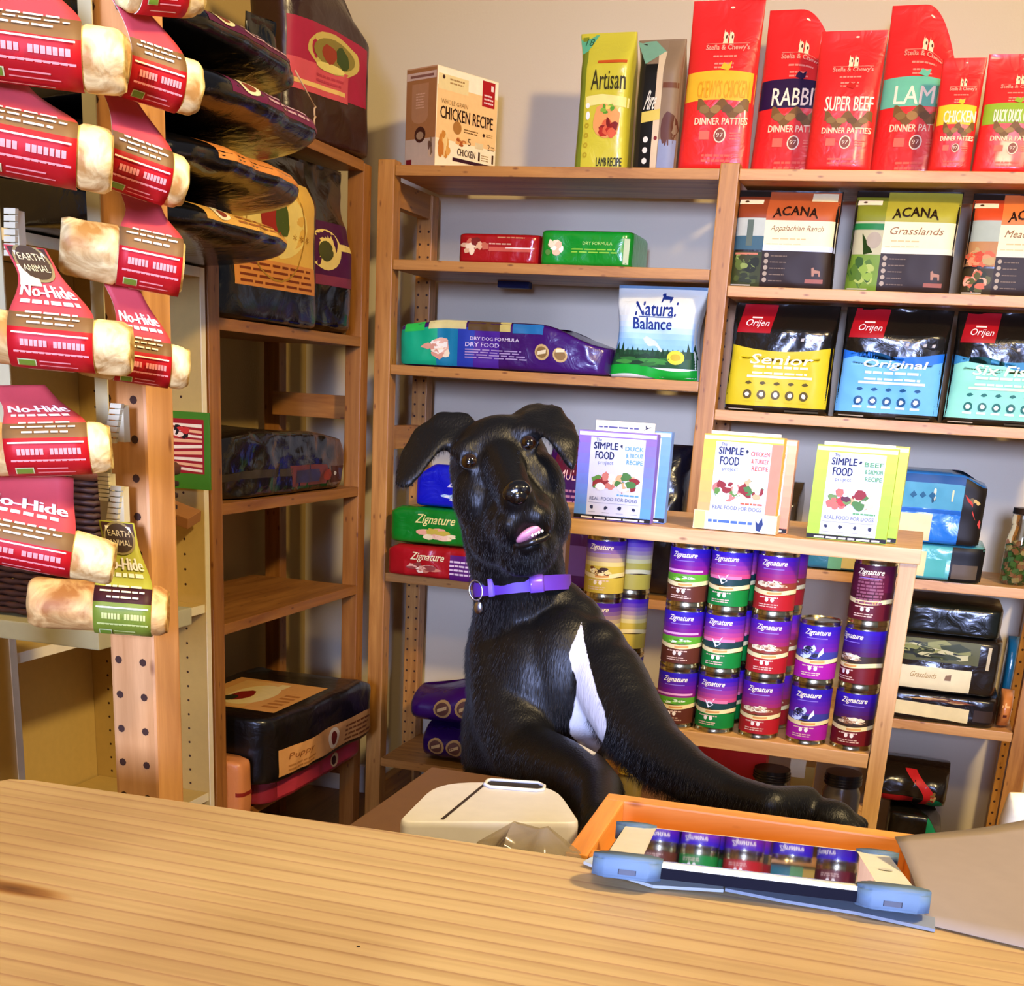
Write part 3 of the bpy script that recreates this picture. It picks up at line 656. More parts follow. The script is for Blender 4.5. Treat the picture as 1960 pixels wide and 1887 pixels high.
# dark tail of the green bag
b = brick('pet_food_bag', 757, 1163, 618, 3.315, Z3, .26, '#3a1060', 43, 'long teal and purple bag lying on the third shelf beside an upright white one', tp=lambda a: 1-.42*sstep(.35, 1, a) - .13*sstep(-.5, -1, a), wr=.006)
P, W, Hh = b.pr, b.w, b.h
sk = lambda x, z: (x, z*b.tp(2*x/W) if False else z)
P.rect(-W*.495, Hh*.03, -W*.30, Hh*.86, '#0fa878', 0); P.rect(-W*.30, Hh*.03, -W*.20, Hh*.86, '#1278a0', 0); P.rect(-W*.20, Hh*.03, -W*.12, Hh*.86, '#2a3fa8', 0); P.rect(-W*.12, Hh*.03, 0, Hh*.86, '#4a1f90', 0)
P.rect(-W*.46, Hh*.80, -W*.36, Hh*.99, '#2fbf4a', 1); P.rect(-W*.34, Hh*.82, -W*.16, Hh*.99, '#d8cc8a', 1); P.rect(-W*.15, Hh*.80, .0, Hh*.99, '#5a4422', 1); P.rect(0, Hh*.80, W*.05, Hh*.99, '#c8b868', 1); P.rect(W*.06, Hh*.78, W*.2, Hh*.97, '#1f6aa0', 1)
P.food(-W*.29, Hh*.42, W*.16, Hh*.42, ['#f2e0c0', '#e8b8a0', '#f6efe0', '#d89a80'], 16)
P.text('DRY DOG FORMULA', -W*.14, Hh*.60, W*.09, Hh*.67, '#d8c8e0', 3, bold=.0006); P.text('DRY FOOD', -W*.16, Hh*.46, 0, Hh*.55, '#e0d4e8', 3); P.lines(-W*.16, Hh*.22, W*.14, Hh*.44, 4, '#a890c0', 3)
for k in (0, 1): P.ell(W*(.20+.085*k), Hh*.42, W*.034, Hh*.17, '#c8a868', 2); P.ell(W*(.20+.085*k), Hh*.42, W*.026, Hh*.12, '#8a6a38', 3); P.rect(W*(.18+.085*k), Hh*.38, W*(.22+.085*k), Hh*.46, '#e8d8a8', 4, lambda x, z: (x, z+.25*(x-W*.2)))
b.finish()
# upright white bag
xc, w_, h_ = wh(1172, 1348, 532, 3.34, Z3)
b = Bag(w_, .10, h_-.004, 'block', 4.5, .006, 44, freq=12, curl=lambda x, z: ((-.16*x*math.sin(math.pi*min(1, max(0, z)))**2)*.9*.17, 0))
o = b.make('pet_food_bag', foil('#e6ead8', .35)); P = b.pr; W = w_; Hh = h_
for k in range(6): P.rect(-W*.49, Hh*(.30+.06*k), W*.49, Hh*(.36+.06*k), ['#8fc0e0', '#96c6e4', '#a6d0e8', '#bcdcea', '#d2e6ea', '#e2ebe0'][k], 0)
P.rect(-W*.49, Hh*.12, W*.49, Hh*.30, '#24502a', 0.5); P.poly([(-W*.35, Hh*.29), (-W*.1, Hh*.45), (W*.02, Hh*.40), (W*.12, Hh*.29)], '#cdd8e2', 1.2)
for k in range(16): x = -W*.46+W*.06*k; P.poly([(x, Hh*.22), (x+W*.07, Hh*.22), (x+W*.035, Hh*random.uniform(.32, .40 if k < 4 or k > 12 else .33))], '#1d3f22', 2)
P.food(-W*.1, Hh*.2, W*.7, Hh*.12, ['#2e6a2a', '#3f8a34', '#1a3a1c'], 20); P.rect(-W*.49, .004, W*.49, Hh*.12, '#12a02c', 1, lambda x, z: (x, z-.03*Hh*math.sin(6*x/W)))
P.rect(-W*.49, Hh*.95, W*.49, Hh*.995, '#6a8aa0', 1)
P.text('Natural', -W*.25, Hh*.66, W*.23, Hh*.80, '#17307a', 3, bold=.0016); P.text('Balance', -W*.27, Hh*.52, W*.20, Hh*.64, '#17307a', 3, bold=.0016); P.rect(-W*.2, Hh*.647, W*.2, Hh*.655, '#17307a', 3)
P.poly([(W*.04, Hh*.80), (W*.055, Hh*.80), (W*.06, Hh*.83), (W*.13, Hh*.83), (W*.135, Hh*.80), (W*.15, Hh*.80), (W*.155, Hh*.86), (W*.07, Hh*.87), (W*.06, Hh*.90), (W*.03, Hh*.895), (W*.025, Hh*.875), (W*.04, Hh*.87)], '#17307a', 3)
P.ell(W*.27, Hh*.235, W*.10, Hh*.075, '#e8dc3a', 3); P.ell(W*.27, Hh*.235, W*.06, Hh*.035, '#c8b030', 4)
b.finish(); place(o, (xc, 3.34+.05, Z3+.001), -.06); tag(o, 'white and sky blue upright bag with a mountain picture and navy lettering', 'pet food bag')
# little navy clip under second shelf
tag(boxobj('shelf_clip', at(952, 546, Y=3.52)+Vector((0, 0, -.005)), at(1015, 535, Y=3.53)+Vector((0, .02, .008)), ink('#12184a')), 'small navy strip fixed under the second shelf of the left bay', 'clip')

# fourth shelf of the left bay: blue on green on red
def ziglog(P, x, z, s_, c='#f0e2b0', sh=.35):
    P.text('Zignature', x, z, x+s_*3.6, z+s_, c, 3, shear=sh, bold=s_*.03)
zr = at(800, 1055, Y=3.27).z; zg = at(830, 980, Y=3.27).z
b = brick('pet_food_bag', 734, 915, 1048, 3.24, Z4, .3, '#a5121a', 45, 'crimson bag lying at the bottom of the stack left of the dog', tp=lambda a: 1-.15*sstep(-.7, -1, a), wr=.006)
P, W, Hh = b.pr, b.w, b.h; h1 = b.h
ziglog(P, -W*.22, Hh*.5, Hh*.30); P.food(-W*.08, Hh*.32, W*.34, Hh*.3, ['#e0a890', '#8a3a34', '#c87a60', '#f0d8c0'], 14); P.rect(W*.2, Hh*.03, W*.49, Hh*.8, '#5a1a70', 1); P.lines(W*.2, Hh*.2, W*.48, Hh*.7, 4, '#e0c8d8', 3); b.finish()
b = brick('pet_food_bag', 741, 905, 974, 3.25, Z4+h1+.003, .28, '#0b7a1e', 46, 'dark green bag lying between the red and the blue bag left of the dog', tp=lambda a: 1-.12*sstep(-.7, -1, a), wr=.005)
P, W, Hh = b.pr, b.w, b.h; h2 = b.h
ziglog(P, -W*.19, Hh*.5, Hh*.32, '#e6e08a'); P.food(.08*W, Hh*.30, W*.5, Hh*.34, ['#f0c8a8', '#e8a88a', '#f2e0b0', '#c8b040'], 16); b.finish()
b = brick('pet_food_bag', 790, 960, 893, 3.26, Z4+h1+h2+.006, .26, '#1018c0', 47, 'royal blue bag on top of the stack left of the dog', tp=lambda a: 1-.25*sstep(-.5, -1, a), wr=.004)
P, W, Hh = b.pr, b.w, b.h; ziglog(P, -.12*W, Hh*.42, Hh*.3, '#e8e4f0'); P.food(.05*W, Hh*.25, W*.4, Hh*.2, ['#a8c8e8', '#e8e8f0', '#4a8ac0'], 10); b.finish()
# purple bag partly behind the dog and the boxes, black bag behind it
b = brick('pet_food_bag', 1040, 1195, 838, 3.30, Z4, .2, '#3a1048', 48, 'purple bag standing behind the dog and the blue recipe boxes', prof='block', wr=.003)
P, W, Hh = b.pr, b.w, b.h; P.rect(-W*.4, Hh*.75, W*.3, Hh*.98, '#5a1226', 1); P.text('MULTI', -W*.30, Hh*.72, W*.0, Hh*.78, '#e8b8a8', 3); P.lines(-W*.25, Hh*.50, W*.1, Hh*.68, 5, '#b07080', 3); P.rect(-W*.45, Hh*.1, W*.3, Hh*.3, '#5a3a78', 1); b.finish()
b = brick('pet_food_bag', 1215, 1312, 852, 3.31, Z4, .16, '#12131c', 49, 'shiny black bag with pointed corners behind the blue recipe boxes', prof='pillow', n=3, wr=.008); b.finish()
# bottom shelf purple bags
b = brick('pet_food_bag', 800, 1010, 1405, 3.30, Z5, .25, '#2c0f5a', 50, 'lower purple bag of the pair left of the dog, two gold discs on it', prof='pillow', wr=.006); h3 = b.h
def discs(b, c1, c2):
    P, W, Hh = b.pr, b.w, b.h
    for c in (c1, c2): P.ell(W*c, Hh*.5, W*.078, Hh*.22, '#c09a60', 2, 14); P.ell(W*c, Hh*.5, W*.06, Hh*.16, '#6a4438', 3, 14); P.rect(W*(c-.04), Hh*.46, W*(c+.04), Hh*.54, '#d8b880', 4, lambda x, z: (x, z+.35*(x-W*c)))
    b.finish()
discs(b, -.34, -.17)
b = brick('pet_food_bag', 778, 1010, 1312, 3.29, Z5+h3+.003, .26, '#3a1064', 51, 'upper purple bag of the pair left of the dog, two gold discs on it', prof='pillow', wr=.006, tp=lambda a: 1-.3*sstep(.2, -1, a)); discs(b, -.20, -.02)

# ---------------------------------------------------------------- right bay, lower shelves
b = brick('pet_food_bag', 1530, 1660, 1040, 3.30, R3, .28, '#3a8ab0', 60, 'blue and mint bag lying low, its end showing above the tins')
P, W, Hh = b.pr, b.w, b.h; P.rect(-W*.1, Hh*.05, W*.1, Hh*.95, '#7ac8a8', 1); P.rect(W*.1, Hh*.1, W*.49, Hh*.9, '#e0cf8a', 1); P.food(W*.25, Hh*.6, W*.15, Hh*.3, ['#8a5a2a', '#c8a060'], 6); b.finish(); hb = b.h
b = brick('pet_food_bag', 1680, 1880, 1044, 3.28, R3, .27, '#58b0a8', 61, 'mint and cream bag lying under the blue one, near the glass jar')
P, W, Hh = b.pr, b.w, b.h; P.rect(-W*.49, Hh*.1, -W*.06, Hh*.8, '#e2d08c', 1); P.rect(-W*.06, Hh*.1, W*.14, Hh*.6, '#4aa89a', 1); P.rect(W*.18, Hh*.03, W*.49, Hh*.97, '#15120e', 1); P.rect(W*.2, Hh*.1, W*.44, Hh*.5, '#5a4a34', 2); b.finish(); hc = b.h
b = brick('pet_food_bag', 1664, 1888, 906, 3.27, R3+max(hb, hc)+.003, .30, '#2a78c8', 62, 'big blue and cream bag lying on the mint one behind the green box', tp=lambda a: 1-.15*sstep(.5, 1, a), wr=.004)
P, W, Hh = b.pr, b.w, b.h
P.rect(-W*.49, Hh*.86, W*.30, Hh*.97, '#154a80', 1); P.rect(-W*.49, Hh*.5, W*.30, Hh*.86, '#4f9aae', 1); P.rect(-W*.49, Hh*.44, W*.3, Hh*.49, '#0f5aa8', 2); P.rect(-W*.49, Hh*.04, W*.06, Hh*.42, '#e8d79c', 1); P.rect(W*.30, Hh*.02, W*.49, Hh*.97, '#1d1710', 1)
for k in range(3): P.poly([(W*(-.16+.08*k), Hh*.68), (W*(-.13+.08*k), Hh*.64), (W*(-.10+.08*k), Hh*.68), (W*(-.13+.08*k), Hh*.74)], '#1f5a78', 3)
P.food(W*.05, Hh*.68, W*.06, Hh*.2, ['#e8e0b8', '#1a4a60'], 6); P.rect(W*.2, Hh*.62, W*.215, Hh*.78, '#e8d89c', 3); P.poly([(W*.31, Hh*.75), (W*.40, Hh*.5), (W*.47, Hh*.3), (W*.47, Hh*.42), (W*.38, Hh*.68)], '#c8443a', 3); P.food(W*.4, Hh*.72, W*.1, Hh*.12, ['#c8a860', '#6a5a34'], 6); b.finish()
# brown bag with red tag between boxes
b = brick('pet_food_bag', 1440, 1526, 925, 3.30, R3, .2, '#3d3020', 63, 'brown bag with a small red tag behind the pink and yellow box', prof='block'); P, W, Hh = b.pr, b.w, b.h; P.rect(-W*.3, Hh*.45, -W*.02, Hh*.75, '#c42a22', 1); P.rect(-W*.25, Hh*.58, -W*.15, Hh*.62, '#f0d8d0', 3); P.rect(-W*.48, Hh*.28, W*.48, Hh*.34, '#1a2a6a', 1); b.finish()
# lower: stack of black bags with cream side labels
b = brick('pet_food_bag', 1680, 1905, 1330, 3.29, R4, .27, '#1b1511', 64, 'black bag with a cream side label at the bottom of the stack beside the bench'); P, W, Hh = b.pr, b.w, b.h
P.rect(-W*.49, Hh*.15, W*.26, Hh*.62, '#efdca0', 1, lambda x, z: (x, z-.04*x)); P.food(0, Hh*.8, W*.6, Hh*.16, ['#8a4a2a', '#c8a068', '#4a2a1a'], 14); P.rect(W*.3, Hh*.2, W*.46, Hh*.6, '#3a2a20', 1); b.finish(); h4 = b.h
b = brick('pet_food_bag', 1700, 1914, 1222, 3.285, R4+h4+.003, .27, '#221b12', 65, 'black bag with leafy olive print, middle of the stack beside the bench'); P, W, Hh = b.pr, b.w, b.h
P.rect(-W*.49, Hh*.06, W*.26, Hh*.46, '#efe0ac', 1); P.rect(-W*.49, Hh*.56, W*.3, Hh*.95, '#5a5a30', 1); P.food(-W*.1, Hh*.76, W*.7, Hh*.3, ['#8a8a4a', '#3a4020', '#c8c088', '#20220f'], 30, 2); P.text('Grasslands', -W*.3, Hh*.26, -W*.06, Hh*.36, '#b08a4a', 3, shear=.3); P.poly([(W*.02, Hh*.25), (W*.08, Hh*.25), (W*.08, Hh*.36), (W*.03, Hh*.34)], '#8a6a4a', 3); P.rect(W*.37, Hh*.5, W*.40, Hh*.9, '#c8b890', 3); b.finish(); h5 = b.h
b = brick('pet_food_bag', 1720, 1915, 1162, 3.29, R4+h4+h5+.006, .26, '#12160e', 66, 'plain dark bag on top of the stack beside the bench', wr=.003); b.finish()
b = brick('pet_food_bag', 1922, 1944, 1225, 3.46, R4, .12, '#1a6a80', 67, 'teal bag end showing at the right of the dark stack', prof='pillow', n=3); b.finish()
b = brick('treat_bag', 1908, 1934, 1328, 3.30, R4, .12, '#c87a3a', 68, 'crumpled orange bag at the right end of the dark stack', cat='treat bag', prof='pillow', n=3, wr=.012); P, W, Hh = b.pr, b.w, b.h; P.rect(-W*.4, Hh*.35, W*.1, Hh*.42, '#5a2412', 1); P.rect(-W*.3, Hh*.6, W*.2, Hh*.66, '#e8a860', 1); b.finish()
# floor level things at right
FZ = .10
b = brick('pet_food_bag', 1690, 1800, 1560, 3.34, 0, .25, '#14110c', 69, 'black bag with green corner lying low behind the bench leg', tp=lambda a: 1-.2*sstep(.3, 1, a), prof='brick'); P, W, Hh = b.pr, b.w, b.h; P.rect(W*.2, Hh*.2, W*.48, Hh*.99, '#0f8a60', 1); b.finish(); hq = b.h
b = brick('pet_food_bag', 1650, 1812, 1470, 3.36, hq+.003, .22, '#1c1610', 70, 'black and red bag on top of the low one behind the bench leg', prof='pillow', wr=.012); P, W, Hh = b.pr, b.w, b.h; P.rect(W*.08, Hh*.15, W*.22, Hh*.9, '#c8242a', 1, lambda x, z: (x+.03*math.sin(z*40), z)); P.rect(-W*.3, Hh*.2, W*.1, Hh*.34, '#a81a20', 1); P.food(W*.34, Hh*.4, W*.1, Hh*.2, ['#c8a870', '#8a6a3a'], 6); P.ell(W*.36, Hh*.18, W*.1, Hh*.16, '#0f9a6a', 1); b.finish()
# ================================================================== black bags on the left
# bags lying on the bookcase, ends pushed out over its front; face towards +X
def lay(name, cx, cy, z, w, d, h, rz, col, seed, label, prof='pillow', n=3.2, wr=.010, tp=None, rx=0, ry=0, cat='pet food bag', rough=.2):
    b = Bag(w, d, h, prof, n, wr, seed, taper=tp, freq=9)
    b.o = b.make(name, foil(col, rough)); place(b.o, (cx, cy, z+.002), rz, rx, ry); tag(b.o, label, cat); return b
PI = math.pi
BLK = '#0b0a0a'
# stack on the bookcase top (z = BT): long axis along Y, printed side panel facing the room (+X)
def side_label(b, c, z0, z1, x0=-.30, x1=.42, art=True, txt=None):
    P, W, Hh = b.pr, b.w, b.h
    P.rect(W*x0, Hh*z0, W*x1, Hh*z1, c, 0)
    if art:
        P.ell(W*(x0+.16*(x1-x0)), Hh*(z0+z1)/2, W*.045, Hh*(z1-z0)*.35, '#f0e6b4', 2); P.ell(W*(x0+.16*(x1-x0)), Hh*(z0+z1)/2, W*.025, Hh*(z1-z0)*.2, '#8a3a24', 3)
        P.lines(W*(x0+.3*(x1-x0)), Hh*(z0+.25*(z1-z0)), W*(x1-.04), Hh*(z0+.75*(z1-z0)), 2, '#c8a0a8' if c[1] < '8' else '#a0602a', 2)
zc = BT
def zof(u, v, X): return at(u, v, X=X).z
stk = [  # (height, bulge out x, label colour, label z0, z1, text)
 (.082, -1.175, '#dda84a', .50, .80, 'lowest black bag stacked on the bookcase, yellow print along its upper edge'),
 (.090, -1.150, '#d9873a', .50, .82, 'second black bag up on the bookcase, orange print along its upper edge'),
 (.098, -1.125, '#6a1e44', .48, .78, 'third black bag up on the bookcase, maroon band with a cream emblem'),
 (.088, -1.165, '#5a1c40', .52, .80, 'top black bag of the stack on the bookcase, dull maroon strip on its edge')]
z = BT
for i, (h_, xo, c, a0, a1, lab) in enumerate(stk):
    dd = xo+1.74; b = lay('pet_food_bag', xo-dd/2, 2.17, z, .58, dd, h_, PI/2, BLK, 80+i, lab, tp=lambda a: 1-.25*sstep(.45, 1, a)-.1*sstep(-.5, -1, a), wr=.012, n=3.5, prof='pillow')
    side_label(b, c, a0, a1, -.22, .36, i != 1)
    b.finish(); z += h_+.003
ztop = z
# small things peeping above the stack
b = lay('pet_food_bag', -1.56, 2.05, ztop, .13, .05, .20, .5, '#0f0e0e', 90, 'glossy black pouch standing beside the pine post at top left', prof='pouch', wr=.008); b.finish()
bm = bmesh.new()
def packet(cx, cy, z, w_, d_, h_, rz, base, seed, label, art, cat='pet food pouch'):
    b = lay('food_pouch', cx, cy, z, w_, d_, h_, rz, base, seed, label, prof='pouch', wr=.003, n=3, cat=cat); art(b.pr, w_, h_); b.finish(); return b.o
def art_stripe(P, W, Hh):
    P.rect(-W*.48, .003, -W*.1, Hh*.97, '#2a7a3a', 0); P.rect(-W*.1, .003, W*.14, Hh*.97, '#123a8a', 0.5); P.rect(W*.14, .003, W*.3, Hh*.97, '#e8eef0', 0.5); P.rect(W*.3, .003, W*.48, Hh*.97, '#2a8aa0', 0)
def art_yellow(P, W, Hh): P.rect(-W*.48, .003, W*.48, Hh*.9, '#b8963a', 0); P.ell(0, Hh*.4, W*.3, Hh*.2, '#e2cf7a', 1); P.food(0, Hh*.7, W*.7, Hh*.3, ['#7a1c14', '#a83a1c', '#4a5a1c'], 10)
def art_red(P, W, Hh): P.rect(-W*.46, Hh*.25, W*.46, Hh*.95, '#9a141c', 0); P.food(0, Hh*.25, W*.7, Hh*.35, ['#e8c890', '#d8a050', '#f0e0b0'], 12); P.lines(-W*.3, Hh*.6, W*.3, Hh*.75, 2, '#c85a50', 2)
q = at(470, 100, X=-1.56); 
packet(-1.60, 2.30, ztop, .12, .05, .20, 1.2, '#8a6a2a', 91, 'ochre packet with a pale flower print above the stacked black bags', art_yellow)
packet(-1.60, 2.42, ztop, .10, .045, .22, 1.1, '#1f5a6a', 92, 'blue, green and white striped packet above the stacked black bags', art_stripe)
# wing top board
b = lay('food_pouch', XW-.07, 2.70, ZT, .12, .05, .155, 1.25, '#1a100e', 93, 'small dark red pouch with pale food picture on the corner top board', prof='pouch', wr=.003, n=3, cat='pet food pouch'); art_red(b.pr, b.w, b.h); b.finish()
b = lay('pet_food_bag', XW-.07, 2.835, ZT, .09, .07, .21, 1.3, '#121212', 94, 'narrow glossy black pouch squeezed beside the big brown bag on the corner board', prof='pouch', wr=.008); b.finish()
# big brown bag with the pink label
ya, yb2 = at(565, 260, X=-1.40).y, at(700, 300, X=-1.40).y
b = Bag(.335, .13, .385, 'block', 5, .006, 95, freq=8, top=lambda a: -.12*max(0, a-.1)**1.5)
o = b.o = b.make('pet_food_bag', foil('#2e0f0a', .35)); P = b.pr; W, Hh = b.w, b.h
_k = P.S; P.S = lambda x, z: _k(x, Hh*.26+(z-Hh*.2)*.80)
P.rect(-W*.46, Hh*.22, W*.40, Hh*.66, '#a82340', 0); P.rect(-W*.46, Hh*.20, W*.16, Hh*.40, '#d0525a', 1); P.rect(-W*.44, Hh*.24, W*.12, Hh*.27, '#e8c070', 2)
P.ell(W*.0, Hh*.50, W*.30, Hh*.13, '#c9b25c', 2, 24, 2, .03); P.ell(0, Hh*.50, W*.24, Hh*.095, '#8a7a34', 3, 20); P.ell(-W*.06, Hh*.49, W*.09, Hh*.06, '#9a3a24', 4, 12, 1, .15); P.ell(W*.09, Hh*.49, W*.08, Hh*.07, '#3a4a1a', 4, 12, 1, .15); P.ell(-W*.05, Hh*.40, W*.16, Hh*.03, '#e2cf72', 3.5)
P.lines(-W*.2, Hh*.29, W*.10, Hh*.36, 2, '#b83a4a', 3); b.finish()
place(o, (XW-.075, 3.095, ZT+.001), 1.36); tag(o, 'big dark brown bag with a crimson label and gold dog bowl emblem, at the corner', 'pet food bag')
# ribbon and dried twist hanging before it
bm = bmesh.new(); p0 = at(565, 135, X=-1.418); p1 = at(603, 205, X=-1.418); tube(bm, [p0, p1], .0018, 6)
tube(bm, [p1+Vector((0, .004*math.cos(t*1.3), .006*math.sin(t*1.3)-.004*t)) for t in range(9)], .0022, 6)
o = obj('gift_string', bm, mat('#d8b898', .6)); tag(o, 'pale string with a knot hanging in front of the crimson labelled bag', 'string')
# wing shelf at 1.367: upright bags
b = Bag(.40, .13, .355, 'block', 4.5, .006, 96, freq=9)
o = b.o = b.make('pet_food_bag', foil(BLK, .22)); P = b.pr; W, Hh = b.w, b.h
P.rect(-W*.38, Hh*.20, W*.40, Hh*.84, '#e6b653', 0); P.rect(-W*.38, Hh*.20, W*.40, Hh*.36, '#d98e45', 1); P.lines(-W*.34, Hh*.22, W*.36, Hh*.36, 4, '#7a3414', 2, .4, .05)
P.ell(-W*.0, Hh*.58, W*.30, Hh*.20, '#f0d67c', 1, 22, 2); P.ell(-W*.06, Hh*.60, W*.10, Hh*.13, '#a32a20', 3, 14, 1, .1); P.ell(W*.05, Hh*.61, W*.07, Hh*.11, '#4a5a20', 3.5, 14, 1, .1); P.food(-W*.02, Hh*.5, W*.14, Hh*.08, ['#8a1c1c', '#c84a3a'], 8, 4)
P.text('* * *', W*.16, Hh*.50, W*.32, Hh*.54, '#a87a2a', 3); P.ring(0, Hh*.56, W*.27, W*.28, '#b0842e', 2.5, 26); b.finish()
place(o, (XW-.055, 2.76, 1.368), 1.45); tag(o, 'black upright bag with a large yellow label and painted fruit, on the corner shelf', 'pet food bag')
b = Bag(.22, .12, .372, 'pouch', 3, .008, 97, freq=11)
o = b.o = b.make('pet_food_bag', foil(BLK, .2)); P = b.pr; W, Hh = b.w, b.h
P.rect(-W*.42, Hh*.30, W*.45, Hh*.66, '#4a1240', 0); P.rect(-W*.42, Hh*.28, W*.45, Hh*.34, '#7a3048', 1); P.ell(-W*.15, Hh*.49, W*.30, Hh*.12, '#ecd27c', 1, 22); P.rect(W*.12, Hh*.5, W*.45, Hh*.54, '#ecd27c', 1.2); P.ell(-W*.18, Hh*.48, W*.14, Hh*.06, '#4a4a20', 2); b.finish()
place(o, (XW-.055, 3.075, 1.368), 1.42); tag(o, 'tall black bag with a plum label and cream crest, right end of the corner shelf', 'pet food bag')
# shelf .992 : long crinkled black bag
b = Bag(.70, .27, .175, 'brick', 5, .012, 98, freq=12, taper=lambda a: .52+.30*sstep(-1, -.3, a)*1 - .12*sstep(.2, 1, a) + .22*sstep(-.2, -.9, a))
o = b.o = b.make('pet_food_bag', foil('#17130d', .18)); P = b.pr; W, Hh = b.w, b.h
zz = lambda x, z: (x, z*.74)
P.rect(-W*.04, Hh*.12, W*.24, Hh*.46, '#6a3430', 0); P.rect(0, Hh*.17, W*.18, Hh*.38, '#3a3450', 1); P.rect(W*.28, Hh*.13, W*.46, Hh*.44, '#4a2018', 0); P.ell(W*.40, Hh*.28, W*.05, Hh*.12, '#3a3a70', 1); P.ell(W*.245, Hh*.28, W*.03, Hh*.1, '#8a3424', 1.5); P.ell(W*.32, Hh*.3, W*.02, Hh*.04, '#d8d8d8', 2)
P.rect(-W*.48, Hh*.3, -W*.03, Hh*.42, '#3a3024', 0); P.rect(.235*W, Hh*.26, W*.29, Hh*.32, '#3a2420', 0); b.finish()
place(o, (XW-.145, 2.885, .993), PI/2); tag(o, 'long crinkled black bag lying alone on the middle shelf of the corner unit', 'pet food bag')
# bottom shelf .27 : three bags stacked
def big(name, z0, w_, d_, h_, col, seed, label, cy, cx, rz=PI/2, wr=.008):
    b = Bag(w_, d_, h_, 'brick', 6, wr, seed, freq=7, taper=lambda a: 1-.18*sstep(.6, 1, a)); b.o = b.make(name, foil(col, .3)); place(b.o, (cx, cy, z0), rz); tag(b.o, label, 'pet food bag'); return b
b = big('pet_food_bag', .272, .60, .33, .062, '#8f2430', 99, 'crimson bag at the bottom of the corner unit, below the fat black bag', 2.93, XW-.115); P, W, Hh = b.pr, b.w, b.h
P.rect(-W*.4, Hh*.2, W*.44, Hh*.85, '#c03a48', 0); P.ell(W*.12, Hh*.5, W*.045, Hh*.3, '#e8c890', 2); P.ell(W*.11, Hh*.5, W*.025, Hh*.2, '#3a1410', 3); b.finish()
b = big('pet_food_bag', .336, .64, .34, .165, BLK, 100, 'fat black bag', 2.912, XW-.088); P, W, Hh = b.pr, b.w, b.h
b.o['label'] = 'fat black bag with a peach side label and round emblem, low in the corner unit'
P.rect(-W*.42, Hh*.10, W*.44, Hh*.50, '#e0a25c', 0); P.ell(W*.02, Hh*.30, W*.05, Hh*.17, '#f2dcae', 2); P.ell(W*.02, Hh*.30, W*.025, Hh*.11, '#7a2418', 3); P.lines(W*.13, Hh*.15, W*.38, Hh*.45, 4, '#8a4a1c', 2); P.text('Puppy', -W*.36, Hh*.28, -W*.18, Hh*.40, '#a0602c', 2, shear=.4); P.lines(-W*.36, Hh*.14, -W*.12, Hh*.26, 2, '#b87a3a', 2); 
b.finish()
# its top panel label
zt_ = .336+.165
def topS(x, y): return Vector((x, y, .165+.0015)), Vector((0, 0, 1))
Pt = Print(topS, .5); Pt.S = lambda x, y: (Vector((x, y, b.P(max(-.95, min(.95, 2*x/b.w)), .995).z+.001)), Vector((0, 0, 1)))
Pt.rect(-.24, -.13, .06, .12, '#df9f55', 0); Pt.rect(-.23, -.04, .04, .09, '#e8b468', 1); Pt.ell(-.10, 0, .11, .055, '#f0d690', 2, 20); Pt.ell(-.12, .02, .055, .026, '#8a1c14', 3, 14, 1, .1); Pt.ell(-.155, .035, .03, .018, '#2a2a14', 3.5, 12); Pt.rect(-.02, -.04, .03, -.015, '#f0d690', 2.2)
for k in range(5): Pt.rect(-.2+.03*k, -.115, -.185+.03*k, -.075, '#b87434', 2)
Pt.done('top_label', b.o)

# low bench of orange and pink bag ends at the near side
b = Bag(.066, .30, .14, 'brick', 6, .006, 101, freq=9); o = b.o = b.make('pet_food_bag', foil('#d9894c', .35)); P = b.pr; W, Hh = b.w, b.h
P.rect(-W*.5, Hh*.4, W*.5, Hh*.47, '#8f2418', 1); b.finish()
place(o, (XW-.12, 2.556, .272), PI/2); tag(o, 'peach coloured bag low in the corner unit, nearest the bookcase', 'pet food bag')

# ---------------------------------------------------------------- green packet clipped to the bookcase edge
pg = at(335, 800, Y=2.40); pg2 = at(398, 925, Y=2.40)
bm = bmesh.new(); bx(bm, (-.052, -.003, -.076), (.052, .003, .076), 0, .0015); 
o = obj('treat_packet', bm, ink('#3f7a14')); o.location = ((pg.x+pg2.x)/2-.012, 2.40, (pg.z+pg2.z)/2); o.rotation_euler = (0, 0, .12)
P = Print(lambda x, z: (Vector((x, -.003, z)), Vector((0, -1, 0))), 1); P.rect(-.04, -.045, .040, .062, '#9a141c', 0)
for k in range(9): P.rect(-.038, -.04+.011*k, .036, -.034+.011*k, ['#f0dfc0', '#e8b080'][k % 2], 1, lambda x, z: (x, z+.003*math.sin(x*200+z*90)))
P.food(-.01, .035, .05, .03, ['#1a1410', '#f0d8c0', '#c83028'], 14, 2); P.step = .004; P.done('printed_label', o); tag(o, 'green card packet with red and white print, hanging at the bookcase edge', 'packet')
# cardboard flap below it
pf = at(355, 985, Y=2.40)
o = boxobj('cardboard_flap', pf-Vector((.05, .025, .012)), pf+Vector((.022, .025, .012)), mat('#a8703c', .7)); o.rotation_euler = (.3, .25, 0); tag(o, 'brown cardboard flap sticking out under the green packet', 'cardboard')
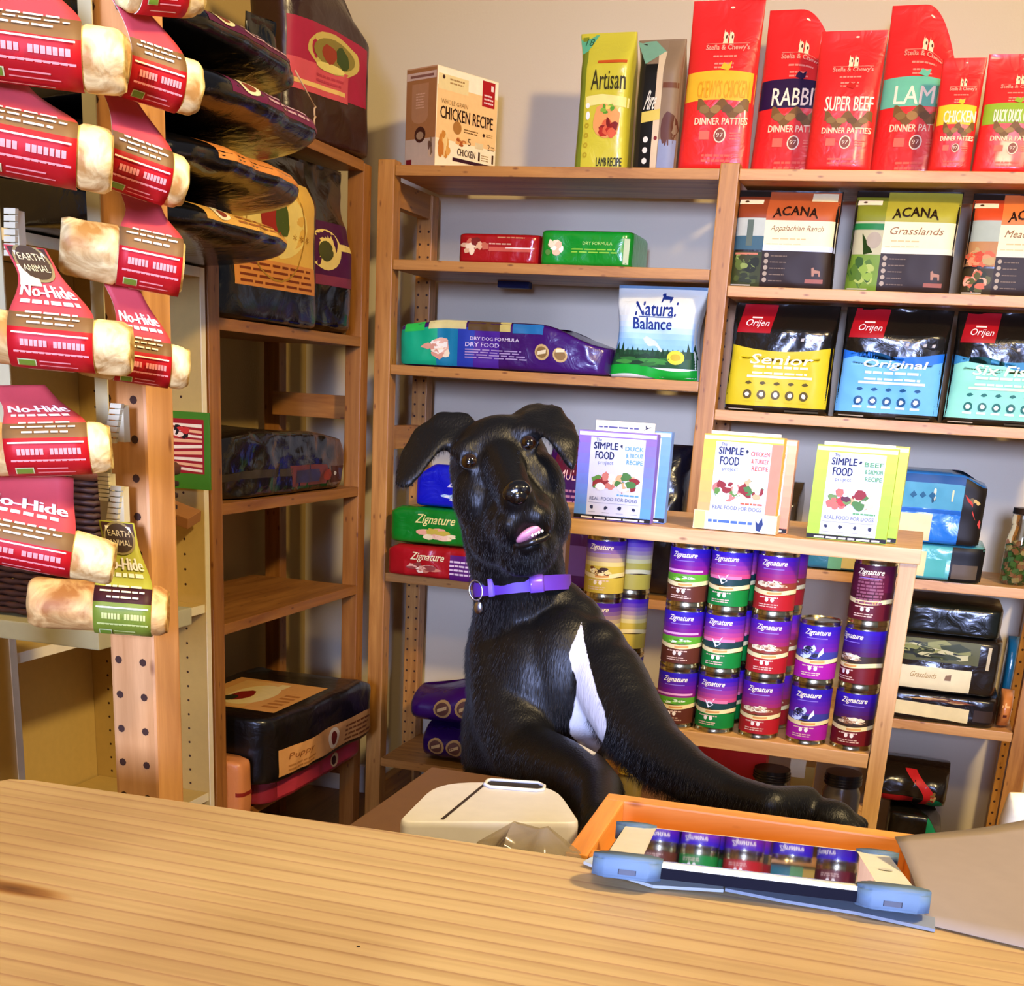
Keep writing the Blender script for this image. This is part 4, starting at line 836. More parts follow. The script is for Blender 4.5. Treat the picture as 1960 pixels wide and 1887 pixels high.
# dark wicker basket behind the chews
bk = empty('wicker_basket', (0, 0, 0)); pb = at(120, 1000, Y=1.5)
bm = bmesh.new(); bw, bh, bd = .26, .20, .2; x1 = at(183, 1000, Y=1.5).x; x0 = x1-bw; z1 = at(140, 905, Y=1.5).z; z0 = z1-bh
for r in range(24):
    zz_ = z0+bh*(r+.5)/24; pts = []
    N = 56; fr = .88+.12*r/24
    for k in range(N):
        t = k/N; s = t*4; i = int(s); f_ = s-i
        cs = [(-1, -1), (1, -1), (1, 1), (-1, 1), (-1, -1)]; ax = cs[i][0]+(cs[i+1][0]-cs[i][0])*f_; ay = cs[i][1]+(cs[i+1][1]-cs[i][1])*f_
        o_ = .003*(1 if (k+r) % 2 else -1); pts.append(((x0+x1)/2+ax*(bw/2*fr+o_), 1.5+bd/2+ay*(bd/2*fr+o_), zz_))
    pts.append(pts[0]); tube(bm, pts, .0046, 5, 0, False)
obj('basket_weave', bm, mat('#3a1a0a', .6), bk); bm = bmesh.new(); tube(bm, [(x0, 1.5, z1), (x1, 1.5, z1), (x1, 1.7, z1), (x0, 1.7, z1), (x0, 1.5, z1)], .010, 6, 0, False); obj('rim', bm, mat('#6a3618', .6), bk)
tag(bk, 'dark brown woven basket behind the hanging chews', 'basket')
o = boxobj('ledge', (x0-.2, 1.48, z0-.03), (x1+.01, 1.72, z0-.004), mat('#a49a6c', .5)); tag(o, 'grey green ledge board carrying the woven basket', 'ledge')
for q_ in (x0-.1, ): boxobj('ledge_leg', (q_, 1.55, 0), (q_+.03, 1.60, z0-.031), mat('#a49a6c', .5), None)
bpy.data.objects['ledge_leg'].parent = o; bpy.data.objects['ledge_leg'].location -= o.location
# ================================================================== recipe boxes on the bench
def simple_box(u0, u1, vt, vb, Y, ydep, c_top, c_bot, hue, words, label, rz=0, textcol='#1a2050', tab=True, strip='#16100c'):
    a = at(u0, vb, Y=Y); b2 = at(u1, vb, Y=Y); xc = (a.x+b2.x)/2; w_ = b2.x-a.x; h_ = at((u0+u1)/2, vt, Y=Y).z-TZ-.001
    bm = bmesh.new(); bx(bm, (-w_/2, 0, 0), (w_/2, ydep, h_), 0, .001)
    o = obj('recipe_box', bm, [ink(c_top)]); o.location = (xc, Y, TZ+.001); o.rotation_euler = (0, 0, rz)
    P = Print(lambda x, z: (Vector((x, 0, z)), Vector((0, -1, 0))), 1, .0003)
    for k in range(8):
        f = k/7; c = '#%02x%02x%02x' % tuple(int(int(c_bot[1+2*i:3+2*i], 16)*(1-f)+int(c_top[1+2*i:3+2*i], 16)*f) for i in range(3))
        P.rect(-w_*.498, h_*(.05+.116*k), w_*.498, h_*(.05+.116*(k+1)), c, 0)
    P.rect(-w_*.498, .001, w_*.498, h_*.055, strip, 0)
    if strip == '#16100c': P.lines(-w_*.4, h_*.015, w_*.42, h_*.036, 1, '#e8e0d8', 3, .9, 0)
    L, Rr = -w_*.34, w_*.36; PW_ = Rr-L
    P.rect(L, h_*.055, Rr, h_*.93, '#cdd0e0', 1); P.rect(-w_*.49, h_*.945, w_*.49, h_*.985, '#efe0ae', 1)
    P.text('The', L+PW_*.10, h_*.885, L+PW_*.2, h_*.92, textcol, 3)
    P.text('SIMPLE', L+PW_*.06, h_*.80, L+PW_*.50, h_*.875, textcol, 3, bold=.0009); P.text('FOOD', L+PW_*.10, h_*.69, L+PW_*.44, h_*.775, textcol, 3, bold=.0009); P.text('project', L+PW_*.16, h_*.62, L+PW_*.44, h_*.67, '#5a6090', 3)
    for i, wd in enumerate(words): P.text(wd, L+PW_*(.64+.02*i), h_*(.80-.075*i), L+PW_*.97, h_*(.845-.075*i), hue, 3, bold=.0005)
    P.ell(L+PW_*.57, h_*.84, PW_*.025, h_*.018, '#1c2440', 3, 7, 1, .4)
    P.food(L+PW_*.28, h_*.43, PW_*.5, h_*.22, ['#e8d8c8', '#c8786a', '#8a2a2a', '#5a8a3a', '#f0e8e0'] if 'BEEF' not in words[0] else ['#c83a3a', '#d86a5a', '#6a8a4a', '#5a2a3a'], 20); P.food(L+PW_*.7, h_*.43, PW_*.5, h_*.22, ['#f0c8a0', '#e8a878', '#8a2a2a', '#d8d0c8', '#4a7a3a'], 20)
    P.lines(L+PW_*.55, h_*.29, L+PW_*.95, h_*.31, 1, hue, 3, .9, 0)
    P.text('REAL FOOD FOR DOGS', L+PW_*.05, h_*.225, L+PW_*.93, h_*.265, '#6a6e8a', 3, bold=.0003); P.rect(L+PW_*.03, h_*.195, L+PW_*.96, h_*.199, '#8a8ea8', 3)
    for k in range(4): P.ell(L+PW_*(.1+.26*k), h_*.145, PW_*.035, h_*.022, '#2a2e48', 3, 8, 1, .3); P.rect(L+PW_*(.04+.26*k), h_*.085, L+PW_*(.17+.26*k), h_*.092, '#a0a4b8', 3)
    P.done('front_print', o)
    if tab:
        bm = bmesh.new(); bx(bm, (-w_*.30 if tab == 1 else -w_*.42, ydep*.15, h_+.0005), (w_*.45, ydep*.15+.0012, h_+(.018 if tab == 1 else .006)), 0); t = obj('tuck_flap', bm, ink('#f0e2bc'), o)
        if tab == 1:
            P = Print(lambda x, z: (Vector((x, ydep*.15, z)), Vector((0, -1, 0))), 1, .0003); P.lines(-w_*.26, h_+.006, w_*.25, h_+.009, 1, '#5a5a8a', 1, .9, 0); P.poly([(w_*.3, h_+.004), (w_*.42, h_+.012), (w_*.36, h_+.010), (w_*.33, h_+.015), (w_*.34, h_+.008)], '#1a1e3a', 2); P.done('flap_print', t)
    tag(o, label, 'food box', 'recipe boxes on top of the bench'); return o, w_, h_
simple_box(1097, 1246, 826, 988, 2.315, .022, '#8a6cc8', '#5f96e6', '#5a9ac8', ['DUCK', '& TROUT', 'RECIPE'], 'purple and blue recipe box with a raised flap, front of the pair beside the dog', rz=-.03)
simple_box(1140, 1272, 822, 990, 2.352, .022, '#7aa0e6', '#5f96e6', '#5a9ac8', ['DUCK', '& TROUT', 'RECIPE'], 'blue recipe box standing half hidden behind the purple and blue one', rz=-.03, tab=False)
o, w_, h_ = simple_box(1330, 1482, 833, 1012, 2.320, .030, '#f0c24a', '#f0a06a', '#c8603a', ['CHICKEN', '& TURKEY', 'RECIPE'], 'yellow to pink recipe box in a low tray, middle of the bench top', rz=-.04, tab=2, strip='#e8b89a')
# pink right half and the tray
P = Print(lambda x, z: (Vector((x, 0, z)), Vector((0, -1, 0))), 1, .0003); P.rect(w_*.361, h_*.06, w_*.498, h_*.93, '#e08a6c', 1); P.done('side_print', o)
bm = bmesh.new(); hh = h_*.20
bx(bm, (-w_*.53, -.004, .0005), (w_*.53, -.002, hh)); bx(bm, (-w_*.53, -.002, .0005), (-w_*.515, .032, hh)); bx(bm, (w_*.515, -.002, .0005), (w_*.53, .032, hh))
t = obj('tray', bm, ink('#f0d2a0'), o); P = Print(lambda x, z: (Vector((x, -.004, z)), Vector((0, -1, 0))), 1, .0003)
P.rect(-w_*.52, .001, -w_*.38, hh*.97, '#e8d478', 0); P.rect(-w_*.38, .001, w_*.38, hh*.97, '#d8e2f6', 0); P.lines(-w_*.34, hh*.42, w_*.22, hh*.58, 1, '#4a6ab0', 2, .9, 0); P.poly([(w_*.28, hh*.15), (w_*.33, hh*.12), (w_*.36, hh*.5), (w_*.34, hh*.85), (w_*.30, hh*.5), (w_*.26, hh*.7)], '#2a3a6a', 2); P.done('tray_print', t)
simple_box(1386, 1508, 838, 1000, 2.358, .025, '#efb48a', '#e08a6c', '#c8603a', ['CHICKEN', '& TURKEY', 'RECIPE'], 'pink recipe box standing just behind the yellow one', rz=-.04, tab=False)
simple_box(1543, 1698, 854, 1022, 2.320, .024, '#b8d84a', '#9cc83a', '#5a9a5a', ['BEEF', '& SALMON', 'RECIPE'], 'lime green recipe box near the right end of the bench, front one', rz=-.03, tab=2)
simple_box(1585, 1718, 850, 1016, 2.352, .024, '#cfd858', '#9cc83a', '#5a9a5a', ['BEEF', '& SALMON', 'RECIPE'], 'lime green recipe box right behind the other green one', rz=-.03, tab=False)

# ================================================================== tins
TH, TR = .1125, .0372
zs_top = zs
def tin(x, y, z, rz, kind, label):
    bm = bmesh.new(); n = 40
    prof = [(0, .002), (TR*.90, .002), (TR*.93, .0), (TR*.985, .0), (TR*.985, .004), (TR*.96, .006), (TR*.97, .008), (TR*.97, TH-.008), (TR*.96, TH-.006), (TR*.985, TH-.004), (TR*.985, TH), (TR*.93, TH), (TR*.90, TH-.003), (TR*.86, TH-.0035), (TR*.82, TH-.0022), (0, TH-.0025)]
    rows = []
    for (r, zz_) in prof: rows.append([bm.verts.new((r*math.cos(2*PI*k/n), r*math.sin(2*PI*k/n), zz_)) for k in range(n)] if r > 0 else [bm.verts.new((0, 0, zz_))])
    for i in range(len(rows)-1):
        for k in range(n):
            A, B_ = rows[i], rows[i+1]
            vs = [A[k % len(A)], A[(k+1) % len(A)], B_[(k+1) % len(B_)], B_[k % len(B_)]]
            vs = list(dict.fromkeys(vs)); f = bm.faces.new(vs); f.smooth = True
    body = obj('food_tin', bm, mat('#c9bf9a', .22, 1)); body.data.set_sharp_from_angle(angle=math.radians(40))
    rr = TR*.985
    S = lambda x, z: (Vector((rr*math.sin(x/rr), -rr*math.cos(x/rr), z)), Vector((math.sin(x/rr), -math.cos(x/rr), 0)))
    P = Print(S, .004, .00012); L = PI*rr*.98; z0, z1 = .009, TH-.009; hh = z1-z0
    K = dict(lamb=('#2c14a0', '#5a2a1c', '#8a1c78', '#5aa02a'), green=('#3416a8', '#0e7a30', '#c84a78', '#1a3a3a'), red=('#4a18a0', '#a81a20', '#9a2a60', '#8a3a2a'), magenta=('#2c14a0', '#a01a92', '#6a2090', '#3a3a8a'), beef=('#3012a0', '#6a1418', '#4a1a50', '#3a2a20'), maroon=('#4a1028', '#5a1420', '#5a1430', '#4a1424'), yellow=('#4418a0', '#c8b040', '#d8c880', '#c8b040'))
    top, bot, mid, land = K[kind]
    for k in range(6):
        f = k/5; c = '#%02x%02x%02x' % tuple(int(int(mid[1+2*i:3+2*i], 16)*(1-f)+int(top[1+2*i:3+2*i], 16)*f) for i in range(3))
        P.rect(-L, z0+hh*(.52+.08*k), L, z0+hh*(.52+.08*(k+1)), c, 0)
    P.rect(-L, z0, L, z0+hh*.30, bot, 0); P.rect(-L, z0+hh*.38, L, z0+hh*.52, land, 0); P.rect(-L, z0+hh*.30, L, z0+hh*.38, '#ead99a', 1, lambda x, z: (x, z-.002*math.cos(x*60)))
    P.rect(-.006, z0+hh*.32, .02, z0+hh*.36, '#d89a50', 2, lambda x, z: (x, z-.002*math.cos(x*60)))
    P.text('Zignature', -.024, z0+hh*.80, .022, z0+hh*.93, '#f2e6c4', 3, shear=.35, bold=.0006); P.rect(-.018, z0+hh*.76, .02, z0+hh*.775, '#8a70c8', 3)
    if kind == 'green': P.poly([(-.002, z0+hh*.40), (.008, z0+hh*.47), (.004, z0+hh*.50), (.010, z0+hh*.60), (-.001, z0+hh*.52), (-.010, z0+hh*.56), (-.006, z0+hh*.48)], '#e8ecf4', 3); P.rect(-L*.3, z0+hh*.5, L*.3, z0+hh*.56, '#e8789a', 2)
    elif kind == 'lamb': P.rect(-L*.35, z0+hh*.56, L*.35, z0+hh*.60, '#e8a8d0', 2); P.food(0, z0+hh*.44, .05, hh*.1, ['#7ac030', '#e8f0d8', '#4a8a20'], 12)
    elif kind in ('red', 'beef'): P.food(0, z0+hh*.48, .056, hh*.14, ['#e8dcb0', '#c8a880', '#f2ecd0', '#8a5a3a'], 18)
    elif kind == 'magenta': P.food(-.01, z0+hh*.5, .04, hh*.26, ['#2a2a4a', '#c8d8f0', '#5a5a9a', '#1a1a2a'], 16); P.poly([(.006, z0+hh*.40), (.016, z0+hh*.50), (.014, z0+hh*.60), (.008, z0+hh*.50)], '#e8ecf4', 4)
    elif kind == 'yellow': P.food(0, z0+hh*.42, .05, hh*.2, ['#6a3a1a', '#e8d088', '#f2e6b0', '#3a2010'], 16)
    elif kind == 'maroon': P.lines(-.02, z0+hh*.30, .03, z0+hh*.85, 9, '#8a5060', 3, .6)
    for dx in (-.005, .005): P.ell(dx, z0+hh*.20, .0034, .0042, '#f0e6d8', 3, 8)
    P.lines(-.020, z0+hh*.23, .020, z0+hh*.28, 1, '#d8b8a0', 2); P.lines(-.020, z0+hh*.06, .020, z0+hh*.14, 2, '#d8b8a0', 2)
    P.done('paper_label', body); place(body, (x, y, z), rz)
    return body
protos = {}
def put_tin(kind, u, row, k, label, rz=0, zb=None, Y=None):
    Yc = Y or (TY+.05 if row == 0 else TY+.135)
    x = min(at(u, 1400, Y=Yc-TR).x, xr_-.034-TR-.001)
    z = zs_top+.0008+(TH+.0006)*k
    if kind not in protos:
        o = protos[kind] = tin(x, Yc, z, rz, kind, label)
    else:
        s_ = protos[kind]; o = s_.copy(); COL.objects.link(o)
        for ch in s_.children: c = ch.copy(); COL.objects.link(c); c.parent = o
        place(o, (x, Yc, z), rz)
    tag(o, label, 'food tin', 'tins stacked on the bench shelf'); return o
lv = ['bottom', 'middle', 'top']
colspec = [('lamb', 1282, 3, 'brown bottomed tin with a green meadow band', 'leftmost'), ('green', 1360, 3, 'green bottomed tin with a white bird', 'second'), ('red', 1447, 3, 'red bottomed tin', 'third'), ('magenta', 1541, 2, 'magenta bottomed tin', 'fourth')]
for kind, u, n, desc, nm in colspec:
    for k in range(n): put_tin(kind, u, 0, k, desc+', '+(lv[k] if not (n == 2 and k == 1) else 'top')+' of its front stack', rz=random.uniform(-.15, .1)-.1)
put_tin('beef', 1640, 0, 0, 'dark maroon bottomed tin with a purple top, lowest of the rightmost stack', rz=-.1)
put_tin('beef', 1640, 0, 1, 'dark tin turned half away, middle of the rightmost stack', rz=-.75)
o = put_tin('maroon', 1640, 0, 2, 'plain maroon backed tin, top of the rightmost stack', rz=-.2)
for i, (kind, u, nm) in enumerate([('lamb', 1297, 'behind the leftmost stack'), ('green', 1376, 'behind the green bottomed stack'), ('red', 1464, 'behind the red bottomed stack')]):
    for k in range(3): put_tin(kind, u, 1, k, ['lowest', 'middle', 'top'][k]+' tin of the back row '+nm, rz=0)
for k in range(3): put_tin('yellow', 1125, 0, k, ['lowest', 'middle', 'top'][k]+' yellow and purple tin just right of the dog', rz=-.1)
for k in range(3): put_tin('yellow', 1176, 1, k, ['lowest', 'middle', 'top'][k]+' yellow and purple tin behind the front ones beside the dog', rz=-.9)

# ---------------------------------------------------------------- under shelf: jars
def jar(x, y, z0, r, h, lid, body_c, label, name='jar', group=None):
    bm = bmesh.new()
    pr = [(0, 0), (r*.9, 0), (r, .006), (r, h*.72), (r*.86, h*.80), (r*.86, h*.84)]; n = 28; rows = [[bm.verts.new((rr*math.cos(2*PI*k/n), rr*math.sin(2*PI*k/n), zz_)) for k in range(n)] for rr, zz_ in pr[1:]]
    for i in range(len(rows)-1):
        for k in range(n): f = bm.faces.new((rows[i][k], rows[i][(k+1) % n], rows[i+1][(k+1) % n], rows[i+1][k])); f.smooth = True
    bm.faces.new(rows[0][::-1]); bm.faces.new(rows[-1])
    o = obj(name, bm, mat(body_c, .25, 0, 'p', .4)); o.location = (x, y, z0)
    bm = bmesh.new(); bmesh.ops.create_cone(bm, cap_ends=True, segments=32, radius1=r*.97, radius2=r*.95, depth=h*.18); bmesh.ops.translate(bm, verts=bm.verts, vec=(0, 0, h*.935))
    for k in range(3): tube(bm, [(r*.975*math.cos(t/16*PI), r*.975*math.sin(t/16*PI), h*(.87+.045*k)) for t in range(33)], .0012, 4, 0, False)
    obj('lid', bm, mat(lid, .35), o); tag(o, label, 'jar', group); return o
SB = zs-.19
def lowjar(u0, u1, vt, Y, lid, body, label):
    a, b2 = at(u0, vt, Y=Y), at(u1, vt, Y=Y); r = (b2.x-a.x)/2; return jar((a.x+b2.x)/2, Y+r, SB+.001, r, a.z-SB, lid, body, label, 'storage_jar')
lowjar(1438, 1512, 1478, TY+.06, '#0e0d0d', '#3a342c', 'black lidded jar under the tin shelf, left one')
lowjar(1576, 1652, 1486, TY+.06, '#0e0d0d', '#5a5248', 'black lidded jar under the tin shelf, right one')
lowjar(1178, 1228, 1470, TY+.06, '#d8b83a', '#7a6a3a', 'small jar with a golden lid seen between the front legs of the dog')
a_ = at(1516, 1466, Y=TY+.16); b2 = at(1560, 1466, Y=TY+.16)
o = boxobj('food_carton', (a_.x, TY+.17, SB+.001), (b2.x, TY+.22, min(a_.z, zs-.03)), ink('#c0a048')); bm = bmesh.new(); bx(bm, (-.026, -.0256, .03), (.004, -.0252, .16)); obj('paper_label', bm, ink('#efe2b0'), o); tag(o, 'gold and cream carton between the two black lidded jars', 'carton')
a_ = at(1330, 1440, Y=TY+.2); b2 = at(1470, 1480, Y=TY+.2)
o = boxobj('food_carton', (a_.x, TY+.24, SB+.001), (b2.x-.01, TY+.30, zs-.03), ink('#c8201c')); tag(o, 'plain red carton pushed back under the tin shelf', 'carton')

# glass jar on the right bay shelf
jx0, jx1 = at(1916, 1100, Y=3.33).x, at(1975, 1100, Y=3.33).x; r = (jx1-jx0)/2; zt_j = at(1940, 985, Y=3.33).z
G = bpy.data.materials.new('glass'); G.use_nodes = True; gb = G.node_tree.nodes['Principled BSDF']; gb.inputs['Transmission Weight'].default_value = 1; gb.inputs['Roughness'].default_value = .03; gb.inputs['IOR'].default_value = 1.45; gb.inputs['Base Color'].default_value = (.85, .9, .8, 1)
bm = bmesh.new(); n = 32; hj = zt_j-R3-.002
pr = [(r*.8, 0), (r, .008), (r, hj*.66), (r*.82, hj*.80), (r*.80, hj*.86), (r*.86, hj*.88), (r*.86, hj*.995)]
rows = [[bm.verts.new((q_*math.cos(2*PI*k/n), q_*math.sin(2*PI*k/n), zz_)) for k in range(n)] for q_, zz_ in pr]
for i in range(len(rows)-1):
    for k in range(n): f = bm.faces.new((rows[i][k], rows[i][(k+1) % n], rows[i+1][(k+1) % n], rows[i+1][k])); f.smooth = True
bm.faces.new(rows[0][::-1]); bm.faces.new(rows[-1])
o = obj('glass_jar', bm, G); place(o, ((jx0+jx1)/2, 3.33+r, R3+.002)); tag(o, 'glass jar with green and brown treats at the right edge of the photo', 'jar')
bm = bmesh.new()
for k in range(150):
    a1, q_ = random.uniform(0, 6.28), math.sqrt(random.random())*(r-.010); m_ = bmesh.ops.create_cube(bm, size=1); s_ = random.uniform(.008, .013); rot = Euler((random.random()*3, random.random()*3, 0)).to_matrix(); zz_ = random.uniform(.012, hj*.60); mi_ = random.choice([0, 0, 1, 2])
    for v in m_['verts']: v.co = rot @ (v.co*s_)+Vector((q_*math.cos(a1), q_*math.sin(a1), zz_))
    for f in set(f for v in m_['verts'] for f in v.link_faces): f.material_index = mi_
g = obj('treats', bm, [mat('#4a7a2a', .6), mat('#b8784a', .6), mat('#c8b070', .6)], o); g['kind'] = 'stuff'
bm = bmesh.new(); bmesh.ops.create_cone(bm, cap_ends=True, segments=32, radius1=r*.9, radius2=r*.88, depth=.014); bmesh.ops.translate(bm, verts=bm.verts, vec=(0, 0, hj+.008)); obj('lid', bm, mat('#3a2a1a', .3, .6), o)
# ================================================================== rolled chews on hang cards
YAWD = .05
def chew(p0, p1, rpx, Y, lab, ctop, cdx, ctw, cmode, seed, label, col='#b3121a', mid='#7a5a34', neck='#c4474a', olive=False, curl_end=True):
    """roll seen from pixel p0 to pixel p1; lab = label range along it; the card rises to pixel row ctop, shifted by cdx metres"""
    A = at(*p0, Y=Y); B = at(*p1, Y=Y+YAWD); ax = (B-A); L = ax.length; ax.normalize()
    yv = Vector((0, 1, 0)); yv = (yv-ax*yv.dot(ax)).normalized(); up = ax.cross(yv)
    if up.z < 0: up = -up
    r = rpx*Y/FPX*1.2
    Mx = Matrix((ax, yv, up)).transposed().to_4x4(); Mx.translation = (A+B)/2
    bm = bmesh.new(); n = 36; m_ = 30; rows = []
    for i in range(m_+1):
        s = -L/2+L*i/m_; e = min(i, m_-i)/m_
        ring = []
        for k in range(n):
            a = 2*PI*k/n
            nz = noise.noise(Vector((s*60+seed*7, math.cos(a)*1.5, math.sin(a)*1.5+seed)))
            inlab = lab[0] < (i/m_) < lab[1]
            rr = r*(.93 if inlab else 1.0+.07*nz+.03*math.sin(3*a+seed)) * (1-(.0 if e > .04 else .10*(1-e/.04)))
            ds = 0 if inlab or 2 < i < m_-2 else .003*nz*(1 if i > m_/2 else -1)
            ring.append(bm.verts.new((s+ds, rr*math.cos(a), rr*math.sin(a))))
        rows.append(ring)
    for i in range(m_):
        for k in range(n): f = bm.faces.new((rows[i][k], rows[i][(k+1) % n], rows[i+1][(k+1) % n], rows[i+1][k])); f.smooth = True
    for ring, sg in ((rows[0], -1), (rows[-1], 1)):      # rolled, sunken ends
        prev = ring
        for q, dep in ((.84, .002), (.62, -.003), (.5, -.007), (.3, -.004), (.12, -.006)):
            cx = sum((v.co for v in prev), Vector())/n
            nr_ = [bm.verts.new((sg*(L/2+dep), r*q*math.cos(2*PI*k/n)+.0012*math.sin(k), r*q*math.sin(2*PI*k/n))) for k in range(n)]
            for k in range(n):
                f = bm.faces.new((prev[k], prev[(k+1) % n], nr_[(k+1) % n], nr_[k])); f.smooth = True
            prev = nr_
        bm.faces.new(prev)
    bmesh.ops.recalc_face_normals(bm, faces=bm.faces)
    o = obj('dog_chew', bm, mat('#f2dc98' if not olive else '#e6bb70', .6, 0, 'bone')); o.matrix_world = Mx
    # card: wraps the roll front, then rises behind
    s0 = -L/2+L*lab[0]; s1 = -L/2+L*lab[1]; xc = (s0+s1)/2; W = s1-s0; rc = r+.0009
    ztop = at(p0[0], ctop, Y=Y).z-((A+B)/2).z if ctop is not None else .0
    path = []
    for k in range(19):
        th = math.radians(-108+168*k/18); path.append((-rc*math.cos(th), rc*math.sin(th)))
    y0, z0 = path[-1]; Tz = max(ztop, z0+.012)
    for k in range(1, 13):
        t = k/12; path.append(((1-t)**2*y0+2*t*(1-t)*(r*.75)+t*t*(r*1.12), (1-t)**2*z0+2*t*(1-t)*(z0+.28*(Tz-z0)+.006)+t*t*Tz))
    cum = [0]
    for i in range(1, len(path)): cum.append(cum[-1]+math.hypot(path[i][0]-path[i-1][0], path[i][1]-path[i-1][1]))
    T = cum[-1]; roll_end = cum[18]
    def ev(s):
        s = min(max(s, 0), T)
        for i in range(len(cum)-1):
            if s <= cum[i+1]: break
        f = (s-cum[i])/(cum[i+1]-cum[i]); a, b = path[i], path[i+1]
        return a[0]+(b[0]-a[0])*f, a[1]+(b[1]-a[1])*f, (b[0]-a[0]), (b[1]-a[1])
    def halfw(s):
        if s < roll_end: return W/2
        t = (s-roll_end)/(T-roll_end); return W/2*(1-(1-ctw)*sstep(0, .75, t))
    def S(x, s):    # x in -1..1 across
        y, z, dy, dz = ev(s); t = max(0, (s-roll_end)/(T-roll_end)); h = halfw(s)
        nn = Vector((0, -dz, dy)).normalized()
        return Vector((xc+x*h+cdx*t*t*(1.5-.5*t), y, z)), nn
    bm = bmesh.new(); N = 40; vs = []; vb = []
    for j in range(N+1):
        s = T*j/N; row = []; rb = []
        for i in range(7):
            p, nn = S(-1+2*i/6, s); row.append(bm.verts.new(p)); rb.append(bm.verts.new(p-nn*.0007))
        vs.append(row); vb.append(rb)
    for j in range(N):
        for i in range(6):
            s = T*(j+.5)/N; mi = 0 if s < roll_end*.78 else (1 if s < roll_end*1.06 else 2)
            f = bm.faces.new((vs[j][i], vs[j][i+1], vs[j+1][i+1], vs[j+1][i])); f.material_index = mi; f.smooth = True
            f = bm.faces.new((vb[j][i+1], vb[j][i], vb[j+1][i], vb[j+1][i+1])); f.material_index = 3; f.smooth = True
        for (a, b) in ((0, 0), (6, 6)):
            q = (vs[j][a], vs[j+1][a], vb[j+1][a], vb[j][a]); f = bm.faces.new(q if a == 0 else q[::-1]); f.material_index = 3
    for j in (0, N):
        for i in range(6):
            f = bm.faces.new((vs[j][i], vb[j][i], vb[j][i+1], vs[j][i+1]) if j == 0 else (vs[j][i+1], vb[j][i+1], vb[j][i], vs[j][i])); f.material_index = 3
    if cmode: 
        pass
    c = obj('hang_card', bm, [ink(col), ink(mid), ink(neck), ink('#e8dcc0')], o)
    P = Print(S, .25, .00035); R_ = roll_end*1.15
    def br(x0, s0_, x1, s1_, m, l=2, n_=2):
        P.step = 9; nx = 10; ns = 4
        pts = [(x0+(x1-x0)*i/nx, s0_+(s1_-s0_)*j/ns) for j in range(ns+1) for i in range(nx+1)]
        P.put(pts, [(j*(nx+1)+i, j*(nx+1)+i+1, (j+1)*(nx+1)+i+1, (j+1)*(nx+1)+i) for j in range(ns) for i in range(nx)], m, l)
    pk = '#ee9a94' if not olive else '#c8cf7a'; wt = '#f6ecd8'
    br(-.9, R_*.62, .9, R_*.635, wt)
    for (a, b) in ((-.70, -.02), (.08, .78)):            # bold line of the flavour name, too small to read
        x = a
        while x < b-.05: br(x, R_*.50, x+.085, R_*.565, pk); x += .108
    br(-.86, R_*.435, .86, R_*.448, pk, 2); 
    x = -.86
    while x < .8: br(x, R_*.43, x+.12, R_*.45, pk, 2.5); x += .15
    br(-.80, R_*.255, -.36, R_*.355, '#d8d8a0', 2); br(-.77, R_*.265, -.39, R_*.345, '#6f8f2a', 3)
    br(-.28, R_*.33, .45, R_*.345, pk); br(-.28, R_*.27, .62, R_*.285, pk); br(-.6, R_*.17, .5, R_*.185, '#d8b8a0')
    for k, (a, b, h_) in enumerate(((-.62, .62, .02), (-.8, .8, .016), (-.55, .55, .016))): 
        x = a
        while x < b-.1: wd = random.uniform(.15, .4); br(x, R_*(.885-.075*k), min(x+wd, b), R_*(.885-.075*k+h_*1.5), wt if not olive else '#e8e0b0'); x += wd+.05
    U = T-R_
    if U > .02 and seed in (5, 7, 8, 9, 10):
        vs_, fs_ = textgeo('No-Hide')
        hh = min(.013, U*.22); sb = R_*1.0+U*.02
        for off in (0, .02, .04): P.put([(-.86+1.68*a+off, sb+hh*.75+hh*b) for a, b in vs_], fs_, '#e9e2dc', 3+off)
        x = -.8
        while x < .7: wd = random.uniform(.12, .3); br(x, sb+hh*.15, x+wd, sb+hh*.5, wt, 2); x += wd+.06
        if U > .045:     # round medallion
            cs = sb+hh*2.1+.013; rx = .011/(W/2)/max(ctw, .5)
            for (q, m_c, l_) in ((1.15, '#8a7a4a', 2), (1.0, '#3d2a18', 3)): P.put([(0, cs)]+[(rx*q*math.cos(2*PI*k/20), cs+.0125*q*math.sin(2*PI*k/20)) for k in range(20)], [(0, 1+k, 1+(k+1) % 20) for k in range(20)], m_c, l_)
            for t_, dz_ in (('EARTH', .0015), ('ANIMAL', -.0065)):
                v2, f2 = textgeo(t_); P.put([(-rx*.8+1.6*rx*a, cs+dz_+.005*b) for a, b in v2], f2, '#d8c898', 5)
            br(-.9, T-.012, .9, T-.001, '#3a1a14', 1.5); br(-.7, T-.009, .7, T-.004, '#efe6d0', 3)
            br(-.9, T-.030, -.1, T-.014, '#cfc6a0', 3) if seed % 2 else None
    P.done('card_print', c)
    tag(o, label, 'dog chew', 'rolled chews hanging on cards at the left' ) if not olive else tag(o, label, 'dog chew', 'rolled chews hanging on cards at the left')
    return o
YL, YR = .825, .905
chew((-60, 82), (236, 122), 50, YL, (0, .74), -150, -.03, .5, 1, 1, 'red labelled chew roll highest of the left column, with a wide cream end')
chew((205, 118), (372, 172), 42, YR, (.18, .80), -60, -.04, .6, 1, 2, 'red labelled chew roll overlapping the pine post, highest of the right column')
chew((-60, 258), (210, 312), 52, YL, (0, .77), 130, -.025, .55, 1, 3, 'red labelled chew roll second from the top in the left column')
chew((170, 290), (346, 352), 42, YR, (.17, .83), 145, -.03, .6, 1, 4, 'red labelled chew roll second from the top in the right column')
